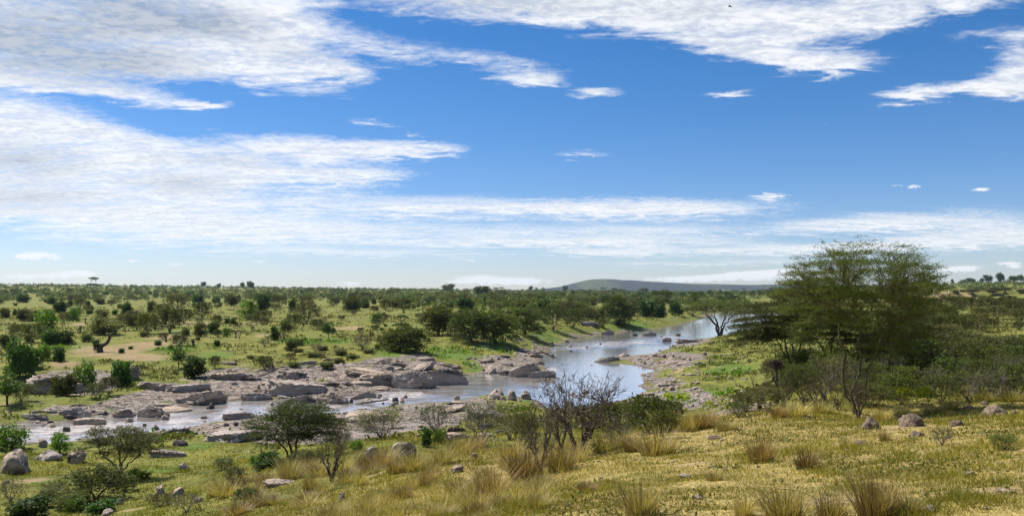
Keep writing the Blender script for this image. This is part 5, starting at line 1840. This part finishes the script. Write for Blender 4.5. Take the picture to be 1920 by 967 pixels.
def loose_stones():
    g = Geo()
    v0, f0 = _ICO[2]
    for x0, x1, y0, y1, n in ((1180, 1400, 660, 770, 420), (850, 1110, 630, 790, 340), (380, 850, 680, 790, 420), (60, 420, 750, 830, 260), (640, 960, 780, 860, 120), (1100, 1900, 790, 960, 150)):
        for _ in range(n):
            p = ground(x0 + (x1 - x0) * rng.random(), y0 + (y1 - y0) * rng.random())
            if river_sd(p[:1], p[1:2])[0] < .2 and rng.random() < .93:
                continue
            s = to_px(*p)[2] / FPX * (1.0 + 3.4 * rng.random() ** 2)
            v = v0 * (1 + .25 * rng.normal(size=(len(v0), 1))) * np.array([s, s * .8, s * .55])
            g.add(v + p, None, f0)
    m = ROCK_STUFF
    setting(link('gravel', g.mesh('gravel', m)), 'stuff')


ROCK_STUFF = rock_material("shingle_rock", 31.0, (.95, .92, .90))
loose_stones()


# ------------------------------------------------------------------ earth mounds on the grazed hill
def mound(px, py, w, h, label):
    v, f = _ICO[4]
    v = v.copy()
    v = v * (1 + (fbm3(v * 1.8 + px, 4, int(px)) * .9)[:, None])
    v[:, 2] = np.where(v[:, 2] > 0, v[:, 2], v[:, 2] * .4)
    g = ground(px, py)
    s = to_px(*g)[2] / FPX
    o = thing('earth_mound', 'mound', 'small earth mounds on the grazed hill', (g[0], g[1] + .2 * w * s, g[2] - .05), rng.random() * 6, (w * s * .5, w * s * .42, h * s), mesh_np('mound', v, None, f, M_SOIL, True))
    note(o, '', '', px, py, w * h, label)


for a in ((1635, 804, 36, 22, 'reddish earth mound at the feathery acacia foot'), (1714, 797, 50, 24, 'largest broken earth mound behind the hill grass'), (1797, 797, 26, 14, 'small dark earth mound right of the largest one'),
          (1872, 778, 48, 18, 'wide flat mound near the right edge of the crest'), (1722, 818, 30, 14, 'dark slanting mound below the largest mound'), (1616, 836, 36, 14, 'low dark mound below the reddish one'),
          (1905, 775, 18, 8, 'tiny mound at the right edge of the crest'), (1820, 766, 20, 8, 'small low mound behind the wide flat mound'), (1848, 758, 16, 8, 'faint brown mound on the crest line at the right'), (1515, 786, 18, 6, 'flat little mound on the grass left of the acacia'), (1342, 822, 30, 8, 'low brown mound on the grass left of the brown tuft')):
    mound(*a)


# ------------------------------------------------------------------ driftwood
def log(px, py, pts, rad, label):
    g = ground(px, py)
    s = to_px(*g)[2] / FPX
    o = thing('driftwood_log', 'log', 'dead trunks stranded by the river', g)
    t = Geo()
    p = np.array([(a * s, c, b * s) for a, b, c in pts])
    tt_ = np.linspace(0, 1, 12)
    k = np.linspace(0, 1, len(p))
    q = np.stack([np.interp(tt_, k, p[:, i]) for i in range(3)], 1) + rng.normal(size=(12, 3)) * rad * s * .25
    t.tube(q, np.linspace(rad, rad * .55, 12) * s, 8)
    link('trunk', t.mesh('log_trunk', B_GREY), o)
    b = Geo()
    for _ in range(6):
        i = int(rng.integers(4, 11))
        e = q[i] + np.array([rng.normal() * 8, rng.normal() * 3, 3 + 8 * rng.random()]) * s
        b.tube(curve(q[i], e, [rng.normal(), 0, 1], .4, 5, .06), np.linspace(rad * .4, rad * .12, 5) * s, 5)
    link('branches', b.mesh('log_branches', B_GREY), o)
    note(o, '', '', px, py, 400, label)


log(1010, 668, [(-35, 3, 1), (-10, 6, 0), (8, 8, -.5), (22, 3, -1.5), (32, -1, -2)], 2.6, 'forked dead trunk lying on the rock point in the river')
log(325, 818, [(-52, -2, 0), (-20, 5, 0), (5, 12, 0), (25, 10, .4), (42, -3, .8)], 3.4, 'arched dark log stranded beside the left rapids')
log(700, 757, [(-45, -4, 0), (-20, 2, 0), (10, 6, 0), (28, 8, 0)], 2.4, 'dead branch caught at the near edge of the middle rapids')
log(500, 706, [(-24, -3, 0), (-8, 3, 0), (6, 8, 0), (16, 11, 0)], 1.8, 'bleached broken trunk on the smooth bank slab')
log(588, 690, [(-14, 0, 0), (0, 5, 0), (10, 9, 0)], 1.6, 'short dead limb at the top of the rock bank')
log(1255, 724, [(-20, 1, 0), (0, 3, 0), (20, 1, 0)], 2.2, 'weathered log among stones on the right bank')


# ------------------------------------------------------------------ grass
TUFT = [grass_tuft_mesh(L_DRY, 420, 1.0, .50, .24, .0065, .35, 3) for _ in range(3)] + [grass_tuft_mesh(L_DRYBROWN, 440, 1.0, .42, .20, .0065, .30, 3) for _ in range(3)]
G_TUFT = "tufts of dry grass on the hill"
TUFTS = """3 985 898 130 74|4 1050 884 110 70|0 1232 852 120 62|1 1290 806 100 48|3 1322 802 80 44|4 1428 868 96 66|5 1512 878 90 50|1 1202 964 120 84|3 922 934 120 70|0 1470 968 140 84|2 1560 972 110 70|3 1642 968 150 104|2 1395 966 70 50
0 720 868 90 44|3 716 876 80 40|1 862 852 80 44|4 890 846 70 40|0 960 862 90 50|1 1362 806 70 26|2 1490 778 90 34|5 1460 782 60 28|0 1540 774 70 30|1 1655 790 50 34|2 1690 780 60 30|0 1750 776 60 30|1 1780 768 60 30|2 1850 752 70 26|0 1900 752 70 28
2 1130 846 90 40|0 1165 838 80 40|3 1185 846 70 40|1 1080 866 90 46|2 640 886 80 40|3 690 878 70 34|0 780 880 90 44|1 830 868 80 40|4 580 884 60 36|0 540 890 70 40|2 1700 966 90 50|1 1590 840 50 26|4 1660 826 44 24|0 1340 900 60 24|3 1100 922 70 24|1 1010 950 80 34|5 800 905 70 40"""
TUFTLIST = [tuple(map(float, r_.split())) for r_ in TUFTS.replace('\n', '|').split('|')]
while len(TUFTLIST) < 105:
    px, py = 400 + 620 * rng.random(), 868 + 105 * rng.random()
    if (px - 430) * .30 + (py - 868) < 30 and px < 560:
        continue
    TUFTLIST.append((float(rng.integers(0, 6)), px, py, 40 + 50 * rng.random(), 16 + 22 * rng.random()))
TLOOK = {0: 'straw-coloured', 1: 'dense straw-coloured', 2: 'bowed straw-coloured', 3: 'dense brown', 4: 'wiry brown', 5: 'bowed brown'}
TLAB = {985: 'broad brown tuft at the base of the slender leafless shrub', 1050: 'brown wiry tuft in front of the big bare thorn shrub', 1232: 'large straw tuft bulging over the hill brow', 1428: 'tall reddish-brown tuft standing alone mid-hill',
        1512: 'brown tuft with green blades right of the lone reddish one', 1202: 'big straw tuft at the bottom centre edge', 1642: 'tall dark brown tuft at the bottom right', 1470: 'wide straw tuft left of the bottom right tuft', 922: 'brown tuft in the tall grass below the scrub'}
for k, px, py, w, h in TUFTLIST:
    g = ground(px, py)
    s = to_px(*g)[2] / FPX
    o = thing('grass_tuft', 'grass tuft', G_TUFT, g, rng.random() * 6.28, (w * s, w * s, h * s), TUFT[int(k)])
    note(o, TLOOK[int(k)], 'tuft', px, py, w * h, TLAB.get(px))
# the great bowed stems at the bottom right
for px, py, a, hh, lab in ((1480, 968, 90, 40, 'long bowed pale grass stem arching at the bottom right'), (1580, 968, 60, 20, 'lower bowed grass stem beneath the long arching one')):
    g = ground(px, py)
    s = to_px(*g)[2] / FPX
    t = Geo()
    t.tube(curve([-a * s, 0, -.05], [a * s * .9, -.1, hh * s * .3], [.55, 0, 1], .75, 10, .005), np.linspace(.007, .003, 10), 5)
    o = thing('bowed_grass', 'grass stem', None, g, 0, (1, 1, 1), t.mesh('bowed_stem', L_DRY))
    note(o, '', '', px, py, 300, lab)


def blades(name, x, y, z, hgt, wid, lean, mat, tint):
    n = len(x)
    a = rng.random(n) * 6.28
    side = np.stack([np.cos(a), np.sin(a), np.zeros(n)], 1)
    ln = rng.random(n) * 6.28
    top = np.stack([np.cos(ln) * lean, np.sin(ln) * lean, np.ones(n)], 1) * hgt[:, None]
    c = np.stack([x, y, z - .015], 1)
    v = np.stack([c - side * wid[:, None], c + side * wid[:, None], c + top * np.array([.55, .55, .62]) + side * wid[:, None] * .55, c + top, c + top * np.array([.55, .55, .62]) - side * wid[:, None] * .55], 1).reshape(-1, 3)
    i = np.arange(n)[:, None] * 5
    q = i + np.array([[0, 1, 2, 4]])
    t = i + np.array([[4, 2, 3]])
    setting(link(name, mesh_np(name, v, q, t, mat, False, {'tint': np.repeat(tint, 5)})), 'stuff')


def turf():
    m = 460000
    th = np.radians(-35 + 71 * rng.random(m))
    r = np.exp(np.log(6.0) + (np.log(66) - np.log(6.0)) * rng.random(m) ** .9)
    x, y = r * np.sin(th), r * np.cos(th)
    patch = fbm2(x / .55, y / .55, 3, 81) + .5 * fbm2(x / 3, y / 3, 2, 82)
    ms_ = masks(x, y, river_sd(x, y))
    keep = (rng.random(m) < sstep(-.42, .20, patch)) & (ms_['soil'] + .35 * fbm2(x, y, 2, 83) < .5) & (ms_['rock'] < .45)
    x, y, r, patch = x[keep], y[keep], r[keep], patch[keep]
    z = height(x, y)
    n = len(x)
    tall = sstep(.05, .40, patch) * .8 + .5
    hgt = (.045 + .07 * rng.random(n)) * tall * (1 + r / 34)
    wid = np.maximum(.0035, r * .00042) * (.7 + .6 * rng.random(n))
    lean = 1.1 * rng.random(n) + .2
    zone = fbm2(x / 2.2, y / 2.2, 3, 84)
    left = sstep(3, -9, x)
    tint = np.clip(.50 + zone * 1.5 + .55 * (rng.random(n) - .5) - left * .12, 0, 1)
    blades('short_grass', x, y, z, hgt, wid, lean, L_GRASS, tint)
    # tall dry grass on the steep part below the crest
    m = 34000
    px_th = np.arctan((420 + 660 * rng.random(m) - 960) / FPX)
    r = np.exp(np.log(11) + (np.log(40) - np.log(11)) * rng.random(m))
    x, y = r * np.sin(px_th), r * np.cos(px_th)
    cl = fbm2(x / .8, y / .8, 3, 85) + .6 * fbm2(x / 4, y / 4, 2, 86)
    k = rng.random(m) < sstep(-.12, .30, cl)
    x, y, r = x[k], y[k], r[k]
    n = len(x)
    blades('tall_dry_grass', x, y, height(x, y), .10 + .24 * rng.random(n) ** 1.8, np.maximum(.0035, r * .00036), .2 + .9 * rng.random(n), L_DRY, np.clip(.5 + 1.2 * fbm2(x / 1.5, y / 1.5, 2, 87) + .5 * (rng.random(n) - .5), 0, 1))


turf()


def herbs():
    m = 48000
    th = np.radians(-35 + 68 * rng.random(m))
    r = np.exp(np.log(60) + (np.log(420) - np.log(60)) * rng.random(m))
    x, y = r * np.sin(th), r * np.cos(th)
    sd = river_sd(x, y)
    ms_ = masks(x, y, sd)
    cl = fbm2(x / 7, y / 5, 3, 88)
    ok = (sd > 1.5) & (ms_['soil'] < .4) & (rng.random(m) < sstep(-.12, .25, cl)) & ((ms_['rock'] < .4) | (rng.random(m) < .05))
    x, y, r, lu = x[ok], y[ok], r[ok], ms_['lush'][ok]
    z = height(x, y)
    near_river = sd[ok] < 14
    for name, sel, mat, hh in (('low_herbs', lu < .35, L_HERB, .20), ('lush_herbs', (lu >= .35) | (near_river & (rng.random(len(x)) < .30)), L_LUSH, .24)):
        i = np.nonzero(sel)[0]
        k = 7
        c = np.repeat(np.stack([x[i], y[i], z[i]], 1), k, 0)
        sc = np.repeat(.7 + .9 * rng.random(len(i)), k) * (1 + np.repeat(r[i], k) / 400)
        o = rng.normal(size=(len(c), 3)) * np.array([.22, .22, .05]) * sc[:, None]
        o[:, 2] = np.abs(o[:, 2])
        ax = unit(rng.normal(size=(len(c), 3)) * .7 + np.array([0, 0, .8]))
        L = hh * sc * (.6 + .8 * rng.random(len(c)))
        g = Geo()
        g.leaves(c + o, ax, L, L * .55, np.repeat(rng.random(len(i)) * .6, k) + .4 * rng.random(len(c)))
        setting(link(name, g.mesh(name, mat)), 'stuff')


herbs()


def weeds():
    m = 24000
    th = np.radians(-35 + 70 * rng.random(m))
    r = np.exp(np.log(7) + (np.log(50) - np.log(7)) * rng.random(m))
    x, y = r * np.sin(th), r * np.cos(th)
    ok = rng.random(m) < sstep(-.05, .3, fbm2(x / 1.4, y / 1.4, 3, 98))
    x, y, r = x[ok], y[ok], r[ok]
    z = height(x, y)
    k = 9
    for name, mat, part in (('broadleaf_weeds', L_HERB, slice(0, None, 2)), ('leaf_litter', L_DRYBROWN, slice(1, None, 2))):
        xx, yy, zz, r_ = x[part], y[part], z[part], r[part]
        sc = np.repeat((.6 + .8 * rng.random(len(xx))) * (1 + r_ / 25), k)
        c = np.repeat(np.stack([xx, yy, zz], 1), k, 0)
        o = rng.normal(size=(len(c), 3)) * np.array([.06, .06, .012]) * sc[:, None]
        o[:, 2] = np.abs(o[:, 2])
        ax = unit(rng.normal(size=(len(c), 3)) * .8 + np.array([0, 0, .5 if name[0] == 'b' else .15]))
        L = .032 * sc * (.6 + .8 * rng.random(len(c)))
        g = Geo()
        g.leaves(c + o, ax, L, L * (.5 if name[0] == 'b' else .22), np.repeat(rng.random(len(xx)) * .6, k) + .4 * rng.random(len(c)))
        setting(link(name, g.mesh(name, mat)), 'stuff')


weeds()


# ------------------------------------------------------------------ the bird
def bird():
    d = px_ray(1369, 13)
    p = np.array([0, 0, EYE]) + d * 95
    g = Geo()
    body = np.array([[-.20, 0, .0], [-.10, 0, .02], [.02, 0, .03], [.12, 0, .02], [.20, 0, .03], [.26, 0, .02]])
    g.tube(body, [.015, .045, .06, .045, .03, .008], 8)
    for s_ in (-1, 1):
        w = np.array([[.08, 0, .03], [.10, .18 * s_, .10], [.03, .36 * s_, .08], [-.06, .50 * s_, .02], [-.06, .33 * s_, .05], [-.05, .15 * s_, .07], [-.05, 0, .02]])
        lo = w - np.array([0, 0, .012])
        n = len(w)
        v = np.vstack([w, lo, w.mean(0, keepdims=True), lo.mean(0, keepdims=True)])
        i = np.arange(n); j = (i + 1) % n
        t = np.vstack([np.stack([i, j, np.full(n, 2 * n)], 1), np.stack([j + n, i + n, np.full(n, 2 * n + 1)], 1)])
        g.add(v, np.stack([i, i + n, j + n, j], 1), t)
    v = np.array([[-.18, .03, .01], [-.18, -.03, .01], [-.32, -.06, 0], [-.32, .06, 0], [-.18, .03, 0], [-.18, -.03, 0], [-.32, -.06, -.01], [-.32, .06, -.01]])
    g.add(v, [(0, 1, 2, 3), (7, 6, 5, 4), (0, 3, 7, 4), (1, 5, 6, 2), (3, 2, 6, 7), (0, 4, 5, 1)])
    o = thing('bird', 'bird', None, p, 2.6, (1, 1, 1), g.mesh('bird_body', B_DARK))
    o['label'] = 'small dark bird gliding high in front of the white cloud'


bird()
haze()

# ------------------------------------------------------------------ labels: each says which one, by look and by what it stands beside
MARKS = [
    (190, 655, 'the bent tree'), (311, 640, 'the slim forked stump'), (365, 705, 'the round dark bush'), (85, 625, 'the far-left clump'), (617, 636, 'the lone vase-shaped bush'), (757, 655, 'the wide dark thicket'),
    (884, 640, 'the three acacias'), (985, 627, 'the rounded acacia'), (1350, 629, 'the river-bend acacia'), (1160, 607, 'the bushy bend acacia'), (660, 583, 'the broad olive bush'), (465, 599, 'the bright plain bush'),
    (138, 602, 'the bright round bush'), (277, 625, 'the long olive thicket'), (515, 636, 'the paired dark bushes'), (175, 541, 'the thin skyline tree'), (470, 543, 'the lone horizon tree'), (840, 549, 'the skyline umbrella tree'), (903, 556, 'the widest skyline tree'),
    (1130, 535, 'the far hill'), (1602, 776, 'the feathery acacia'), (1877, 684, 'the black thorn tree'), (1694, 772, 'the yellow-green saplings'), (1860, 655, 'the bare rock patch'), (1876, 527, 'the biggest skyline tree'), (1820, 552, 'the pale strip of field'),
    (828, 715, 'the big layered outcrop'), (548, 735, 'the smooth bank slab'), (362, 755, 'the pale domed slab'), (135, 780, 'the long dark ledge'), (448, 785, 'the broken rock island'), (1138, 676, 'the rock spit'), (1010, 690, 'the rock point'), (928, 746, 'the mossy boulder'),
    (1216, 629, 'the long rapids rock'), (1255, 724, 'the bank log'), (756, 856, 'the angular tan boulder'), (548, 866, 'the umbrella acacia'), (222, 898, 'the thin grey acacia'), (20, 884, 'the big brown boulder'), (1084, 850, 'the big bare thorn shrub'),
    (1428, 868, 'the lone reddish tuft'), (1642, 968, 'the bottom right tuft'), (1202, 964, 'the bottom centre tuft'), (1714, 797, 'the largest mound'), (333, 932, 'the two pale boulders'), (905, 838, 'the tall grey-green bush'), (315, 735, 'the tilted slab'), (1424, 766, 'the grey thorn shrub'),
    (640, 940, 'the upright tan stone'), (857, 886, 'the half buried stone'), (690, 788, 'the wide tan slab'), (1300, 590, 'the bend woodland'), (1060, 546, 'the hill-foot tree'), (1290, 640, 'the smooth bank rock'), (600, 560, 'the mid woodland'), (300, 560, 'the left woodland'),
    (750, 560, 'the open glade'), (1200, 575, 'the riverside wood'),
]
MARKS = [m_ for m_ in MARKS if m_[2] not in ('the mid woodland', 'the left woodland', 'the open glade', 'the riverside wood', 'the bend woodland', 'the far-left clump', 'the pale strip of field')]
ORD = ['', 'second ', 'third ', 'fourth ', 'fifth ', 'sixth ', 'seventh ', 'eighth ', 'ninth ', 'tenth ', 'eleventh ', 'twelfth ', 'thirteenth ', 'fourteenth ', 'fifteenth ', 'sixteenth ', 'seventeenth ', 'eighteenth ', 'nineteenth ', 'twentieth ']
buckets = {}
for row in THINGS:
    o, look, noun, px, py, size, lab = row
    if lab:
        o['label'] = lab
        continue
    best = None
    for mx_, my_, nm in MARKS:
        # picture rows shrink with distance, so weigh them up near the horizon
        kx = 1.0 / max(14, (max(py, my_) - 530) * .9)
        d = math.hypot((px - mx_) * kx * .8, (py - my_) * kx * 2.2)
        if d > .05 and (best is None or d < best[0]):
            best = (d, mx_, my_, nm)
    _, mx_, my_, nm = best
    dx, dy = px - mx_, py - my_
    if abs(dy) * 2.4 > abs(dx):
        rel = 'behind' if dy < 0 else 'in front of'
        if abs(dx) > 8:
            rel += ' and left of' if dx < 0 else ' and right of'
    else:
        far_ = abs(dx) > 90
        rel = ('well ' if far_ else 'close ') + ('left of' if dx < 0 else 'right of')
    buckets.setdefault((look, noun, rel, nm), []).append(row)
for (look, noun, rel, nm), rows in buckets.items():
    rows.sort(key=lambda r_: -r_[5])
    for i, r_ in enumerate(rows):
        pre = ''
        if len(rows) > 1:
            if i < len(ORD):
                pre = ORD[i] + 'largest '
            else:
                pre = 'small '
        r_[0]['label'] = f"{pre}{look} {noun} {rel} {nm}"
